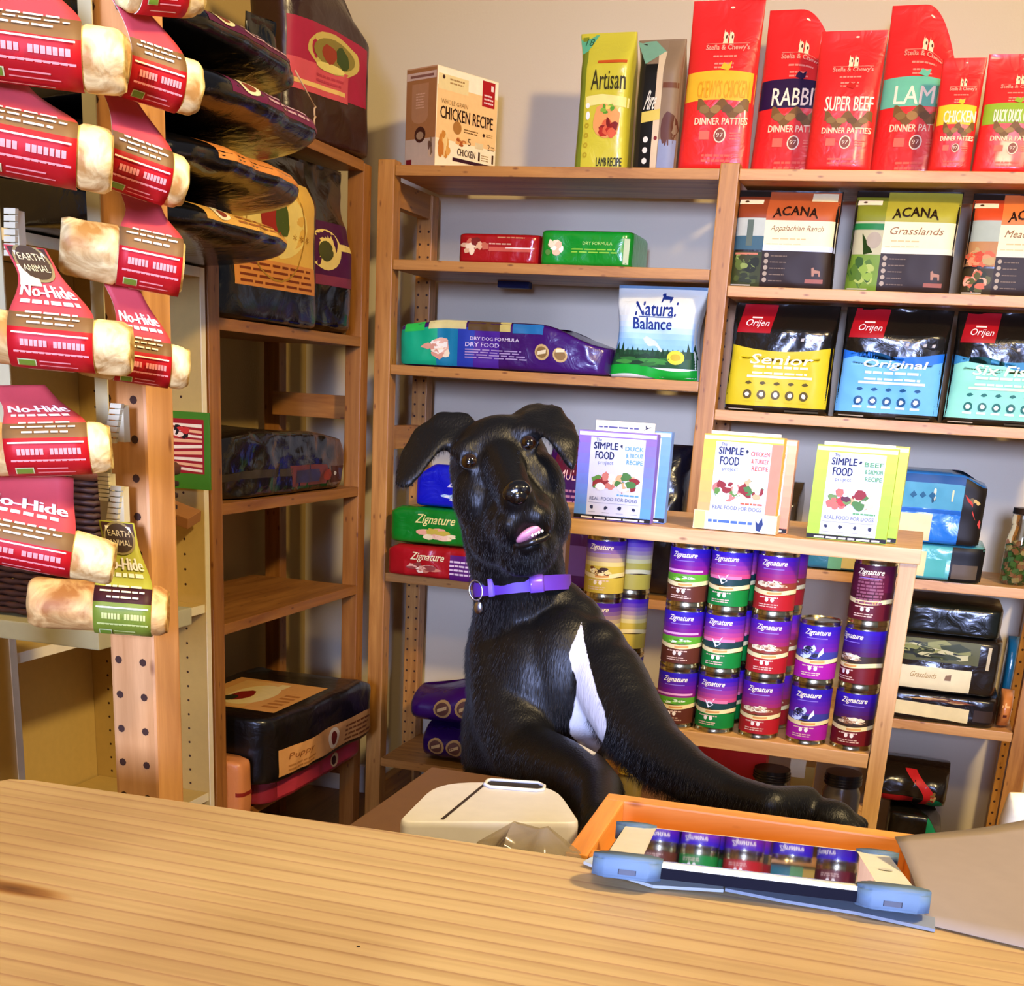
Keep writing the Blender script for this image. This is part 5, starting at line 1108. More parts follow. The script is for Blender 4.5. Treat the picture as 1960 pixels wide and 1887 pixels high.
chew((-50, 640), (248, 668), 46, YL, (.24, .78), 462, -.022, .5, 1, 5, 'chew roll on a full red card with a round medallion, third of the left column')
chew((120, 466), (345, 512), 47, YR, (.46, 1.0), 352, -.01, .62, 1, 6, 'chew roll with a long cream left end, third of the right column')
chew((150, 672), (355, 704), 38, YR, (.33, .84), 530, -.02, .65, 1, 7, 'chew roll with cream ends on both sides, fourth of the right column')
chew((-50, 862), (208, 856), 46, YL, (.24, .86), 728, -.02, .7, 1, 8, 'chew roll above the wicker basket with a rounded cream right end')
chew((-60, 1022), (214, 1076), 44, YL, (0, .73), 905, -.005, .9, 1, 9, 'lowest red labelled chew roll of the left column, ragged cream right end')
chew((62, 1152), (318, 1172), 47, YR, (.47, .90), 998, -.01, .62, 1, 10, 'chew roll with an olive green card and a hollow brown left end', col='#7a8a2a', mid='#3a1416', neck='#a8a83a', olive=True)
chew((236, -28), (372, -14), 36, YR, (.1, .75), -120, 0, .6, 1, 11, 'red chew cut off by the top edge of the photo in front of the post', )
# clip strips behind the cards
def clipstrip(u, Y, zt_, zb_, ws, label):
    e = empty('clip_strip', (0, 0, 0)); x = at(u, 800, Y=Y).x
    bm = bmesh.new(); bx(bm, (x-.006, Y, zb_), (x+.006, Y+.0015, zt_), 0, 0); obj('strip', bm, mat('#b8b088', .4), e)
    for (uu, v0, v1, tl) in ws:
        a = at(uu, v0, Y=Y-.012); b = at(uu+tl, v1, Y=Y-.012); bm = bmesh.new()
        d = (b-a); d.normalize(); sx = Vector((1, 0, -d.x)); L_ = (b-a).length; NN = 7
        for k in range(NN):
            p = a+d*L_*k/NN; q = a+d*L_*(k+.8)/NN
            vs = [bm.verts.new(p+Vector((s_*.0052, t_, 0))) for s_, t_ in ((-1, 0), (1, 0), (1, .004), (-1, .004))]+[bm.verts.new(q+Vector((s_*.0052, t_, 0))) for s_, t_ in ((-1, 0), (1, 0), (1, .004), (-1, .004))]
            for f in ((0, 1, 2, 3), (7, 6, 5, 4), (0, 4, 5, 1), (1, 5, 6, 2), (2, 6, 7, 3), (3, 7, 4, 0)): bm.faces.new([vs[i] for i in f])
        bx(bm, tuple(a+Vector((-.004, .004, -L_*.9))), tuple(a+Vector((.004, .0125, -.001))))
        bmesh.ops.recalc_face_normals(bm, faces=bm.faces); obj('clip', bm, mat('#d6cda6', .4), e)
    tag(e, label, 'clip strip'); return e
clipstrip(12, YL+.10, 1.85, 1.12, [(18, 398, 492, 0)], 'pale plastic clip strip behind the left column of chews')
clipstrip(196, YR+.062, 1.85, 1.10, [(222, 772, 850, -14), (196, 905, 960, 4), (222, 930, 1005, -10)], 'pale plastic clip strip behind the right column of chews')

# ================================================================== on and behind the counter edge
# wooden frame box
fz = .925; TL = at(1165, 1515, Z=fz); BL = at(1085, 1630, Z=fz); TR_ = at(1780, 1598, Z=fz)
ux = (TR_-TL).normalized(); uy = Vector((-ux.y, ux.x, 0)); Wf = (TR_-TL).length; Df = (TL-BL).length
fr = empty('wooden_tray', tuple(TL)); fr.rotation_euler = (0, 0, math.atan2(ux.y, ux.x)); fr.location.z = DZ+.001
ORG = lambda a: wood('orange%d' % a, '#c98032', '#e8a04c', a)
FH = fz-DZ-.002; t_ = .018
boxobj('side', (0, -t_, 0), (Wf, 0, FH), ORG(0), fr, .002); boxobj('side', (0, -Df, 0), (t_, -t_-.0005, FH), ORG(1), fr, .002)
boxobj('side', (Wf-t_, -Df, 0), (Wf, -t_-.0005, FH), ORG(1), fr, .002); boxobj('side', (t_+.0005, -Df, 0), (Wf-t_-.0005, -Df+t_, FH), ORG(0), fr, .002)
boxobj('base', (t_, -Df+t_, .0), (Wf-t_, -t_, FH*.62), ORG(0), fr, 0)
for o in fr.children: pass
tag(fr, 'orange wooden tray frame behind the counter edge, under the tablet', 'tray')
# tablet in its case
A = at(1152, 1640, Z=.971); B = at(1765, 1712, Z=.971); ux = (B-A).normalized(); back = Vector((-ux.y, ux.x, 0)); tilt = .185
vy = (back*math.cos(tilt)-Vector((0, 0, 1))*math.sin(tilt)); vz = ux.cross(vy)
Wt, Dt, Ht = (B-A).length, .172, .010
Mt = Matrix((ux, vy, vz)).transposed().to_4x4(); Mt.translation = A
def rbox(bm, x0, y0, x1, y1, z0, z1, r, mi=0, seg=6, top=None):
    pts = []
    for (cx, cy, a0) in ((x1-r, y0+r, -90), (x1-r, y1-r, 0), (x0+r, y1-r, 90), (x0+r, y0+r, 180)):
        for k in range(seg+1): a = math.radians(a0+90*k/seg); pts.append((cx+r*math.cos(a), cy+r*math.sin(a)))
    lo_ = [bm.verts.new((x, y, z0)) for x, y in pts]; hi_ = [bm.verts.new((x, y, z1)) for x, y in pts]
    n = len(pts); bm.faces.new(lo_[::-1]).material_index = mi; f = bm.faces.new(hi_); f.material_index = mi
    for i in range(n): g = bm.faces.new((lo_[i], lo_[(i+1) % n], hi_[(i+1) % n], hi_[i])); g.material_index = mi
    return f
CASE = mat('#54708a', .6)
bm = bmesh.new(); rbox(bm, 0, 0, Wt, Dt, -Ht, -.003, .012); tab = obj('tablet', bm, mat('#0a0c1a', .8)); mat('#0a0c1a', .8).node_tree.nodes['Principled BSDF'].inputs['Specular IOR Level'].default_value = .12; tab.matrix_world = Mt
bm = bmesh.new(); f = rbox(bm, .002, .002, Wt-.002, Dt-.002, -.0029, .0, .011)
bmesh.ops.bevel(bm, geom=list(f.edges), offset=.0006, segments=2, affect='EDGES'); obj('bezel', bm, mat('#e6e4d2', .3), tab)
scm = bpy.data.materials.new('dark_screen'); scm.use_nodes = True; b_ = scm.node_tree.nodes['Principled BSDF']; b_.inputs['Base Color'].default_value = (.006, .007, .008, 1); b_.inputs['Roughness'].default_value = .04; b_.inputs['IOR'].default_value = 2.6; b_.inputs['Coat Weight'].default_value = 1; b_.inputs['Coat Roughness'].default_value = .02
bm = bmesh.new(); rbox(bm, .026, .010, Wt-.026, Dt-.009, .0001, .0005, .002); obj('screen', bm, scm, tab)
bm = bmesh.new(); bmesh.ops.create_circle(bm, cap_ends=True, segments=20, radius=.005); bmesh.ops.translate(bm, verts=bm.verts, vec=(Wt-.013, Dt/2, .0006)); obj('home_button', bm, mat('#c8c8bc', .3), tab)
# corner bumpers of the case
def bumper(cx, cy, sx, sy, big):
    bm = bmesh.new(); q = .040 if big else .026
    x0, x1 = sorted((cx-sx*.006, cx+sx*q)); y0, y1 = sorted((cy-sy*.007, cy+sy*(.020 if big else .012)))
    rbox(bm, x0, y0, x1, y1, -Ht-.002, .0018, .009)
    bmesh.ops.bevel(bm, geom=[e for e in bm.edges if abs(e.verts[0].co.z-e.verts[1].co.z) < 1e-5], offset=.0022, segments=3, affect='EDGES')
    for f in bm.faces: f.smooth = True
    o = obj('corner_guard', bm, CASE, tab)
    if big:
        bm = bmesh.new(); rbox(bm, cx+sx*.018-.006, y0-.0004, cx+sx*.018+.006, y0+.002, -Ht+.001, -Ht+.0045, .0008); obj('port', bm, mat('#1a2030', .5), o)
bumper(0, 0, 1, 1, True); bumper(Wt, 0, -1, 1, True); bumper(0, Dt, 1, -1, False); bumper(Wt, Dt, -1, -1, False)
tag(tab, 'white edged tablet in a blue grey case, its dark screen mirroring the tins', 'tablet')
# loose cover lying on the counter beneath
c0 = at(1117, 1643, Z=CZ+.004); c1 = at(1390, 1694, Z=CZ+.003)
bm = bmesh.new()
def strip(pts, th=.0022):
    n = len(pts); T_ = [bm.verts.new(p) for p, q in pts]; U_ = [bm.verts.new(q) for p, q in pts]; T2 = [bm.verts.new(p-Vector((0, 0, th))) for p, q in pts]; U2 = [bm.verts.new(q-Vector((0, 0, th))) for p, q in pts]
    for i in range(n-1):
        for a, b in ((T_, U_), (U2, T2), (T2, T_), (U_, U2)): bm.faces.new((a[i], a[i+1], b[i+1], b[i]))
    bm.faces.new((T_[0], U_[0], U2[0], T2[0])); bm.faces.new((T_[-1], T2[-1], U2[-1], U_[-1]))
def cp(u, v, z): return at(u, v, Z=CZ+z)
strip([(cp(1117, 1648, .0045), cp(1150, 1630, .0075)), (cp(1180, 1672, .0035), cp(1215, 1655, .005)), (cp(1250, 1694, .003), cp(1262, 1670, .004)), (cp(1385, 1702, .003), cp(1380, 1678, .004))])
bmesh.ops.recalc_face_normals(bm, faces=bm.faces); KC = CASE
o = obj('tablet_cover', bm, mat('#9ea39c', .55))
bm = bmesh.new(); strip([(cp(1388, 1700, .003), cp(1394, 1676, .0045)), (cp(1500, 1722, .003), cp(1505, 1690, .0045)), (cp(1640, 1745, .003), cp(1645, 1705, .0045)), (cp(1790, 1778, .003), cp(1790, 1724, .0045))]); bmesh.ops.recalc_face_normals(bm, faces=bm.faces)
obj('cover_panel', bm, mat('#7a828a', .55), o); tag(o, 'grey folding tablet cover lying flat on the counter below the tablet', 'tablet cover')
# grey sheet at the right
bm = bmesh.new()
NX, NY = 14, 10; g = []
cn = [cp(1725, 1700, .006), cp(1965+60, 1830, .002), cp(1965+60, 1560, .016), cp(1712, 1606, .010)]
cn[0] = cp(1775, 1770, .0015)
for j in range(NY+1):
    row = []
    for i in range(NX+1):
        a, b = i/NX, j/NY; p = cn[0]*(1-a)*(1-b)+cn[1]*a*(1-b)+cn[2]*a*b+cn[3]*(1-a)*b
        p = p+Vector((0, 0, .0035*math.sin(PI*b)*(1-a)+.0015*math.sin(a*5+b*2)*b)); row.append(bm.verts.new(p))
    g.append(row)
for j in range(NY):
    for i in range(NX): bm.faces.new((g[j][i], g[j][i+1], g[j+1][i+1], g[j+1][i])).smooth = True
r_ = bmesh.ops.extrude_face_region(bm, geom=list(bm.faces)); bmesh.ops.translate(bm, verts=[v for v in r_['geom'] if isinstance(v, bmesh.types.BMVert)], vec=(0, 0, .0006)); bmesh.ops.recalc_face_normals(bm, faces=bm.faces)
o = obj('paper_sheet', bm, mat('#8c7d6c', .8)); tag(o, 'thick grey brown sheet curving up at the right end of the counter', 'paper')

# printer
pz = .90; c = [at(760, 1572, Z=pz), at(1112, 1574, Z=pz), at(1062, 1500, Z=pz), at(838, 1494, Z=pz)]
outl = []      # rounded outline
for i in range(4):
    p, a, b_ = c[i], c[i-1], c[(i+1) % 4]; r_ = (.012, .012, .045, .045)[i]; d0 = (a-p).normalized()*r_; d1 = (b_-p).normalized()*r_
    for k in range(7): t = k/6; outl.append(p+d0*(1-t)**2+d1*t**2)
cen = sum(outl, Vector())/len(outl); bm = bmesh.new(); rows = []
for z_, s_ in ((DZ+.001, .985), (DZ+.03, 1.0), (pz-.006, 1.0), (pz-.0015, .992), (pz, .972)):
    rows.append([bm.verts.new(Vector((cen.x+(q.x-cen.x)*s_, cen.y+(q.y-cen.y)*s_, z_))) for q in outl])
for A_, B_ in zip(rows[:-1], rows[1:]):
    for k in range(len(outl)): f = bm.faces.new((A_[k], A_[(k+1) % len(outl)], B_[(k+1) % len(outl)], B_[k])); f.smooth = True
bm.faces.new(rows[0][::-1]); bm.faces.new(rows[-1]); bmesh.ops.recalc_face_normals(bm, faces=bm.faces)
pr_o = obj('label_printer', bm, mat('#cfccc6', .45)); tag(pr_o, 'pale grey desktop printer with a carrying slot, behind the counter by the dog', 'printer')
def onp(u, v): p = at(u, v, Z=pz+.0004); return p
bm = bmesh.new(); a, b_ = onp(846, 1568), onp(932, 1497); w_ = Vector((.0016, 0, 0)); bm.faces.new([bm.verts.new(p) for p in (a-w_, a+w_, b_+w_, b_-w_)]); obj('seam', bm, mat('#2a1a12', .8), pr_o)
bm = bmesh.new(); pts = [onp(*q) for q in ((928, 1503), (932, 1496), (940, 1494), (1030, 1500), (1042, 1506), (1040, 1513), (1028, 1515), (938, 1508))]; bm.faces.new([bm.verts.new(p) for p in pts]); obj('carry_slot', bm, mat('#1c120c', .8), pr_o)
bm = bmesh.new(); tube(bm, [p+Vector((0, 0, .001)) for p in pts]+[pts[0]+Vector((0, 0, .001))], .0018, 6, 0, False); obj('slot_rim', bm, mat('#d8d8d8', .4), pr_o)
for q in pr_o.children: pass
# clear plastic bag in front of it
PL = bpy.data.materials.new('clear_plastic'); PL.use_nodes = True; b_ = PL.node_tree.nodes['Principled BSDF']; b_.inputs['Base Color'].default_value = (.36, .29, .2, 1); b_.inputs['Roughness'].default_value = .12; b_.inputs['Alpha'].default_value = .5; b_.inputs['Coat Weight'].default_value = .6
b = Bag(.12, .05, .108, 'pillow', 2.2, .020, 130, freq=14, top=lambda a: -.045*(a-.25)**2-.012*math.sin(7*a)**2); o = b.o = b.make('plastic_bag', PL); pb = at(985, 1600, Y=.925); place(o, (pb.x+.004, .905, DZ+.002)); tag(o, 'crumpled clear plastic bag between the printer and the counter edge', 'plastic bag')
# pale crumpled thing at the far right
pc = at(1955, 1545, Y=1.3); b = Bag(.05, .03, .08, 'pillow', 2.2, .012, 131, freq=30); o = b.o = b.make('paper_scrap', mat('#e2d6ae', .6)); place(o, (pc.x+.012, 1.19, pc.z-.02), .3); 
o.location = (at(1962, 1545, Y=1.19).x+.008, 1.19, DZ+.002); o.scale = (1, 1, max(.5, (at(1955, 1520, Y=1.19).z-DZ)/.08)); tag(o, 'pale crumpled paper at the far right behind the counter', 'paper')
# ================================================================== the dog
_sph = {}
class Blobs:
    def __init__(s): s.v = []; s.f = []
    def add(s, c, r, A, seg):
        if seg not in _sph:
            b = bmesh.new(); bmesh.ops.create_uvsphere(b, u_segments=seg, v_segments=seg//2+2, radius=1); b.verts.index_update()
            _sph[seg] = ([v.co.copy() for v in b.verts], [[v.index for v in f.verts] for f in b.faces]); b.free()
        vs, fs = _sph[seg]; n = len(s.v); c = Vector(c)
        X, Y_, Z_ = A[0]*r[0], A[1]*r[1], A[2]*r[2]
        s.v += [c+X*q.x+Y_*q.y+Z_*q.z for q in vs]; s.f += [[i+n for i in f] for f in fs]
def ellipsoid(bm, c, r, axes=None, seg=20):
    if isinstance(bm, Blobs): return bm.add(c, r, axes or (Vector((1, 0, 0)), Vector((0, 1, 0)), Vector((0, 0, 1))), seg)
    m = bmesh.ops.create_uvsphere(bm, u_segments=seg, v_segments=seg//2+2, radius=1)
    A = axes or (Vector((1, 0, 0)), Vector((0, 1, 0)), Vector((0, 0, 1)))
    for v in m['verts']:
        q = v.co.copy(); v.co = Vector(c)+A[0]*q.x*r[0]+A[1]*q.y*r[1]+A[2]*q.z*r[2]
def limb(bm, pts, n=6):
    """chain of (point, radius) filled with closely spaced balls so that it tapers smoothly"""
    for (p, r), (q, s) in zip(pts[:-1], pts[1:]):
        L = (q-p).length; k = max(2, int(L/(min(r, s)*.32)))
        for i in range(k+1):
            t = i/k; rr = r+(s-r)*t; ellipsoid(bm, p.lerp(q, t), (rr, rr, rr), None, 14)
hn = -F; hx = (.957*RV+.29*UV).normalized(); hu = (-.29*RV+.957*UV).normalized()
E0 = at(955, 862, Y=1.42)
def hp(x, u, n): return E0+hx*x+hu*u+hn*n
HA = (hx, hu, hn)
bm = Blobs()
def he(x, u, n, rx, ru, rn): ellipsoid(bm, hp(x, u, n), (rx, ru, rn), HA)
he(0, -.002, -.068, .060, .058, .064)            # skull
he(0, .016, -.042, .050, .036, .040)             # forehead
he(0, -.045, -.060, .060, .050, .045)
for s in (-1, 1):
    he(s*.032, .018, -.020, .022, .012, .018); he(s*.036, .0100, -.0085, .0135, .0050, .0075)    # brow and upper lid
    he(s*.036, -.038, -.040, .030, .040, .036)   # cheek
    he(s*.028, -.076, -.045, .034, .040, .040)
    he(s*.0155, -.094, .030, .0190, .019, .032)  # flews
    he(s*.021, -.080, .000, .020, .026, .036)
    he(s*.028, -.022, -.018, .019, .016, .014)   # under the eye
    for k in range(14):
        a = 2*PI*k/14; ellipsoid(bm, hp(s*.035+.0108*math.cos(a), -.001+.0080*math.sin(a)+(.001 if math.sin(a) > 0 else 0), -.0040-.0035*abs(math.cos(a))), (.0036,)*3, None, 8)
for k in range(9):
    t = k/8; he(0, -.012-.052*t, -.012+.058*t, .024-.004*t, .026-.006*t, .024-.002*t)      # stop and bridge of the muzzle
    he(0, -.050-.034*t, -.022+.060*t, .034-.012*t, .034-.014*t, .026)
he(0, -.072, .052, .020, .018, .022)             # muzzle tip
he(0, -.120, .006, .020, .011, .034)             # lower jaw
he(0, -.110, -.03, .038, .030, .042)
# ears: flattened flaps
def flap(pts, thick, nrm):
    for i in range(len(pts)-1):
        (p, w0), (q, w1) = pts[i], pts[i+1]; k = 7
        for j in range(k+1):
            t = j/k; c = p.lerp(q, t); w_ = w0+(w1-w0)*t; d = (q-p).normalized(); nn = (nrm-d*nrm.dot(d)).normalized(); sd = d.cross(nn)
            ellipsoid(bm, c, (w_, max(w_*.7, .012), thick), (sd, d, nn), 12)
px = lambda u, v, y: at(u, v, Y=y)
flap([(px(885, 822, 1.475), .026), (px(848, 824, 1.470), .028), (px(818, 842, 1.460), .0275), (px(798, 872, 1.448), .0265), (px(784, 902, 1.437), .021), (px(774, 920, 1.43), .015)], .0055, (hn*.8-hx*.4+hu*.3).normalized())
flap([(px(1010, 792, 1.478), .026), (px(1040, 798, 1.47), .030), (px(1060, 816, 1.458), .030), (px(1078, 838, 1.445), .0225), (px(1086, 864, 1.437), .015), (px(1092, 884, 1.43), .008)], .0055, (hn*.8+hx*.4+hu*.2).normalized())
# neck, chest, trunk
NK = [(px(975, 985, 1.50), .062), (px(985, 1060, 1.515), .060), (px(998, 1120, 1.525), .057), (px(1000, 1190, 1.545), .064), (px(1005, 1260, 1.56), .078)]
limb(bm, NK)
def be(u, v, y, rx, ry, rz): ellipsoid(bm, px(u, v, y), (rx, ry, rz))
be(1020, 1290, 1.555, .086, .075, .11); be(1085, 1265, 1.52, .05, .05, .07); be(1000, 1400, 1.58, .080, .085, .13); be(1100, 1370, 1.535, .045, .06, .10)
be(1095, 1225, 1.53, .045, .045, .060); be(1060, 1190, 1.535, .050, .045, .055); be(1075, 1300, 1.50, .065, .055, .09); be(1140, 1300, 1.50, .045, .05, .075); be(1020, 1330, 1.50, .07, .06, .10); be(950, 1270, 1.53, .036, .05, .075)
hz = px(1010, 1420, 1.62)
ellipsoid(bm, (hz.x, 1.66, .62), (.085, .09, .20)); ellipsoid(bm, (hz.x, 1.74, .44), (.085, .10, .13))
for s in (-1, 1):      # hind legs on the floor
    x = hz.x+.07*s
    limb(bm, [(Vector((x, 1.74, .44)), .060), (Vector((x+.01*s, 1.66, .30)), .042), (Vector((x+.01*s, 1.80, .14)), .020), (Vector((x+.01*s, 1.78, .035)), .018)])
    limb(bm, [(Vector((x+.01*s, 1.78, .022)), .021), (Vector((x+.01*s, 1.71, .018)), .018)])
limb(bm, [(Vector((hz.x, 1.82, .44)), .022), (Vector((hz.x, 1.95, .34)), .015), (Vector((hz.x+.03, 2.05, .22)), .007)])
# right foreleg (viewer's right), reaching onto the desk behind the tray
DYp = 1.215
pw = at(1590, 1562, Z=DZ+.018)
limb(bm, [(px(1110, 1232, 1.52), .044), (px(1165, 1300, 1.48), .047), (px(1205, 1375, 1.44), .044), (px(1250, 1435, 1.40), .038), (px(1320, 1486, 1.36), .030), (px(1400, 1522, 1.33), .0235), (px(1475, 1542, 1.30), .021), (Vector((pw.x-.03, pw.y+.01, DZ+.024)), .021)])
def paw(c, d, s=1.0, n=4):
    d = Vector((d.x, d.y, 0)).normalized(); sd = Vector((-d.y, d.x, 0))
    ellipsoid(bm, c, (.024*s, .021*s, .0165*s), (d, sd, Vector((0, 0, 1))))
    for k in range(n):
        o_ = (k-(n-1)/2)*.0115*s; fw = .024*s-abs(k-(n-1)/2)*.004
        ellipsoid(bm, Vector((c.x, c.y, DZ+.0115))+d*fw+sd*o_, (.0125*s, .0066*s, .0095*s), (d, sd, Vector((0, 0, 1))), 12)
paw(Vector((pw.x, pw.y, DZ+.0175)), Vector((.9, -.35, 0)), 1.15)
# left foreleg: elbow low, forearm folded towards the viewer, paw on the desk between printer and tray
p2 = Vector((at(1150, 1545, Y=1.14).x, 1.135, DZ+.0175))
limb(bm, [(px(965, 1275, 1.51), .046), (px(975, 1370, 1.47), .047), (px(1010, 1450, 1.43), .043), (px(1065, 1470, 1.37), .038), (px(1120, 1490, 1.30), .031), (px(1150, 1512, 1.235), .024), (Vector((p2.x, p2.y+.012, DZ+.036)), .0205), (p2, .018)])
paw(p2+Vector((0, -.008, 0)), Vector((.1, -1, 0)), 1.05)
me0 = bpy.data.meshes.new('tmp'); me0.from_pydata(bm.v, [], bm.f); t0 = bpy.data.objects.new('tmp', me0); COL.objects.link(t0)
rm = t0.modifiers.new('r', 'REMESH'); rm.mode = 'VOXEL'; rm.voxel_size = .0034
sm = t0.modifiers.new('s', 'SMOOTH'); sm.iterations = 12; sm.factor = .5
bpy.context.view_layer.update()
dm = bpy.data.meshes.new_from_object(t0.evaluated_get(bpy.context.evaluated_depsgraph_get()))
bpy.data.objects.remove(t0); bpy.data.meshes.remove(me0)
dm.name = 'dog'
# white blaze on the chest, stored with the coat
PATCH = [(1113, 1192), (1100, 1225), (1089, 1250), (1096, 1280), (1105, 1305), (1102, 1335), (1097, 1362), (1090, 1385), (1092, 1405), (1110, 1425), (1136, 1446), (1152, 1425), (1161, 1392), (1156, 1360), (1143, 1328), (1130, 1280), (1118, 1228)]
CAMP = Vector((0, 0, H))
def sdist(x, y):
    ins = False; best = 1e9; n = len(PATCH)
    for i in range(n):
        x0, y0 = PATCH[i]; x1, y1 = PATCH[(i+1) % n]
        if (y0 > y) != (y1 > y) and x < (x1-x0)*(y-y0)/(y1-y0)+x0: ins = not ins
        t = max(0, min(1, ((x-x0)*(x1-x0)+(y-y0)*(y1-y0))/((x1-x0)**2+(y1-y0)**2))); best = min(best, math.hypot(x-x0-t*(x1-x0), y-y0-t*(y1-y0)))
    return best if ins else -best
at_ = dm.attributes.new('blaze', 'FLOAT', 'POINT')
vals = [0.0]*len(dm.vertices)
for i, v in enumerate(dm.vertices):
    d = v.co-CAMP; wz = d.dot(F); u = 980+FPX*d.dot(RV)/wz; vv = PY-FPX*d.dot(UV)/wz
    if 1070 < u < 1180 and 1170 < vv < 1465 and v.normal.dot(d) < 0: vals[i] = max(0, min(1, .5+sdist(u, vv)/10))
at_.data.foreach_set('value', vals)
fur = bpy.data.materials.new('black_coat'); fur.use_nodes = True; nt = fur.node_tree; b_ = nt.nodes['Principled BSDF']
tc = nt.nodes.new('ShaderNodeTexCoord'); mp = nt.nodes.new('ShaderNodeMapping'); mp.inputs['Scale'].default_value = (420, 420, 60); nt.links.new(tc.outputs['Object'], mp.inputs[0])
n_ = nt.nodes.new('ShaderNodeTexNoise'); n_.inputs['Scale'].default_value = 1; n_.inputs['Detail'].default_value = 2; nt.links.new(mp.outputs[0], n_.inputs[0])
bp = nt.nodes.new('ShaderNodeBump'); bp.inputs['Strength'].default_value = .55; bp.inputs['Distance'].default_value = .0012; nt.links.new(n_.outputs[0], bp.inputs['Height']); nt.links.new(bp.outputs[0], b_.inputs['Normal'])
aa = nt.nodes.new('ShaderNodeAttribute'); aa.attribute_name = 'blaze'
ad = nt.nodes.new('ShaderNodeMath'); ad.operation = 'MULTIPLY_ADD'; nt.links.new(n_.outputs[0], ad.inputs[0]); ad.inputs[1].default_value = .5; nt.links.new(aa.outputs['Fac'], ad.inputs[2])
rr = nt.nodes.new('ShaderNodeValToRGB'); rr.color_ramp.elements[0].position = .62; rr.color_ramp.elements[1].position = .80
rr.color_ramp.elements[0].color = (.003, .0027, .0025, 1); rr.color_ramp.elements[1].color = (.62, .60, .60, 1)
nt.links.new(ad.outputs[0], rr.inputs[0]); nt.links.new(rr.outputs[0], b_.inputs['Base Color'])
b_.inputs['Roughness'].default_value = .42; b_.inputs['Specular IOR Level'].default_value = .27; b_.inputs['Sheen Weight'].default_value = .0; b_.inputs['Sheen Roughness'].default_value = .4
dog = link('dog', dm, [fur], None, True)
tag(dog, 'black short haired dog with a white chest blaze and purple collar, head tilted, paws up', 'dog')
# short coat
CC_z = px(999, 1100, 1.525).z
vg = dog.vertex_groups.new(name='coat')
keep = []
for i, v in enumerate(dm.vertices):
    c = v.co
    if c.z < .70 or vals[i] > .2 or (c-px(999, 1122, 1.525)).dot((UV*.93-RV*.10+F*-.12+Vector((0, 0, .15))).normalized())**2 < .012**2 and c.y < 1.62 and 1.02 < c.z < 1.12: continue
    if min((c-hp(s_*.035, 0, -.004)).length for s_ in (-1, 1)) < .017 or (c-hp(0, -.066, .07)).length < .022 or (c-hp(.003, -.108, .045)).length < .024: continue
    keep.append(i)
vg.add(keep, 1.0, 'REPLACE')
vl = dog.vertex_groups.new(name='coat_length')
vl.add([i for i, v in enumerate(dm.vertices) if v.co.z > CC_z], .42, 'REPLACE'); vl.add([i for i, v in enumerate(dm.vertices) if v.co.z <= CC_z], 1.0, 'REPLACE')
pm = dog.modifiers.new('coat', 'PARTICLE_SYSTEM'); ps = dog.particle_systems[0]; st = ps.settings
st.type = 'HAIR'; st.count = 80000; st.hair_length = .009; st.hair_step = 3; st.render_step = 3; st.use_advanced_hair = True
st.normal_factor = .0008; st.object_align_factor = (0, 0, -.0023); st.brownian_factor = .0008; st.factor_random = .0004
st.root_radius = .32; st.tip_radius = .05; st.radius_scale = .001; st.shape = .2
ps.vertex_group_density = 'coat'; ps.vertex_group_length = 'coat_length'; ps.seed = 3
hm = bpy.data.materials.new('coat_hair'); hm.use_nodes = True; hb = hm.node_tree.nodes['Principled BSDF']; hb.inputs['Base Color'].default_value = (.006, .005, .0045, 1); hb.inputs['Roughness'].default_value = .36; hb.inputs['Specular IOR Level'].default_value = .4
dog.data.materials.append(hm); st.material = 2
# eyes
EYM = [mat('#2a1a12', .15, 0, 'p', 1), mat('#1f0e03', .12, 0, 'p', 1), mat('#050303', .06, 0, 'p', 1)]
for s in (-1, 1):
    bm = bmesh.new(); c = hp(s*.035, 0, -.0102); look = (CAMP-c).normalized()
    m = bmesh.ops.create_uvsphere(bm, u_segments=40, v_segments=40, radius=.0100)
    for v in bm.verts: v.co = v.co
    q = look.to_track_quat('Z', 'Y').to_matrix()
    for f in bm.faces:
        f.smooth = True; cz = f.calc_center_median().normalized().z; f.material_index = 2 if cz > .89 else (1 if cz > .60 else 0)
    for v in bm.verts: v.co = q @ v.co
    for f in bm.faces: pass
    e = obj('eye', bm, EYM, dog); e.location = c
# nose
NB = mat('#0a0808', .18, 0, 'foil', .6)
bm = bmesh.new(); 
ellipsoid(bm, (0, 0, 0), (.0155, .0105, .010)); ellipsoid(bm, (0, -.006, .000), (.011, .010, .0095)); ellipsoid(bm, (-.0088, -.002, .001), (.0072, .0075, .008)); ellipsoid(bm, (.0088, -.002, .001), (.0072, .0075, .008))
for v in bm.verts: v.co = hx*v.co.x+hu*v.co.y+hn*v.co.z
for f in bm.faces: f.smooth = True
me_ = bpy.data.meshes.new('n'); bm.to_mesh(me_); bm.free(); tn = bpy.data.objects.new('n', me_); COL.objects.link(tn)
r_ = tn.modifiers.new('r', 'REMESH'); r_.mode = 'VOXEL'; r_.voxel_size = .0011; s_ = tn.modifiers.new('s', 'SMOOTH'); s_.iterations = 3
bpy.context.view_layer.update(); nm = bpy.data.meshes.new_from_object(tn.evaluated_get(bpy.context.evaluated_depsgraph_get())); bpy.data.objects.remove(tn)
ns = link('nose', nm, [NB], dog, True); ns.location = hp(0, -.066, .0715)
for s in (-1, 1):
    bm = bmesh.new(); ellipsoid(bm, (0, 0, 0), (.0030, .0022, .0012), (hx, hu, hn), 12); o = obj('nostril', bm, mat('#020101', .9), ns, True); o.location = hx*s*.0078+hu*-.0035+hn*.0086
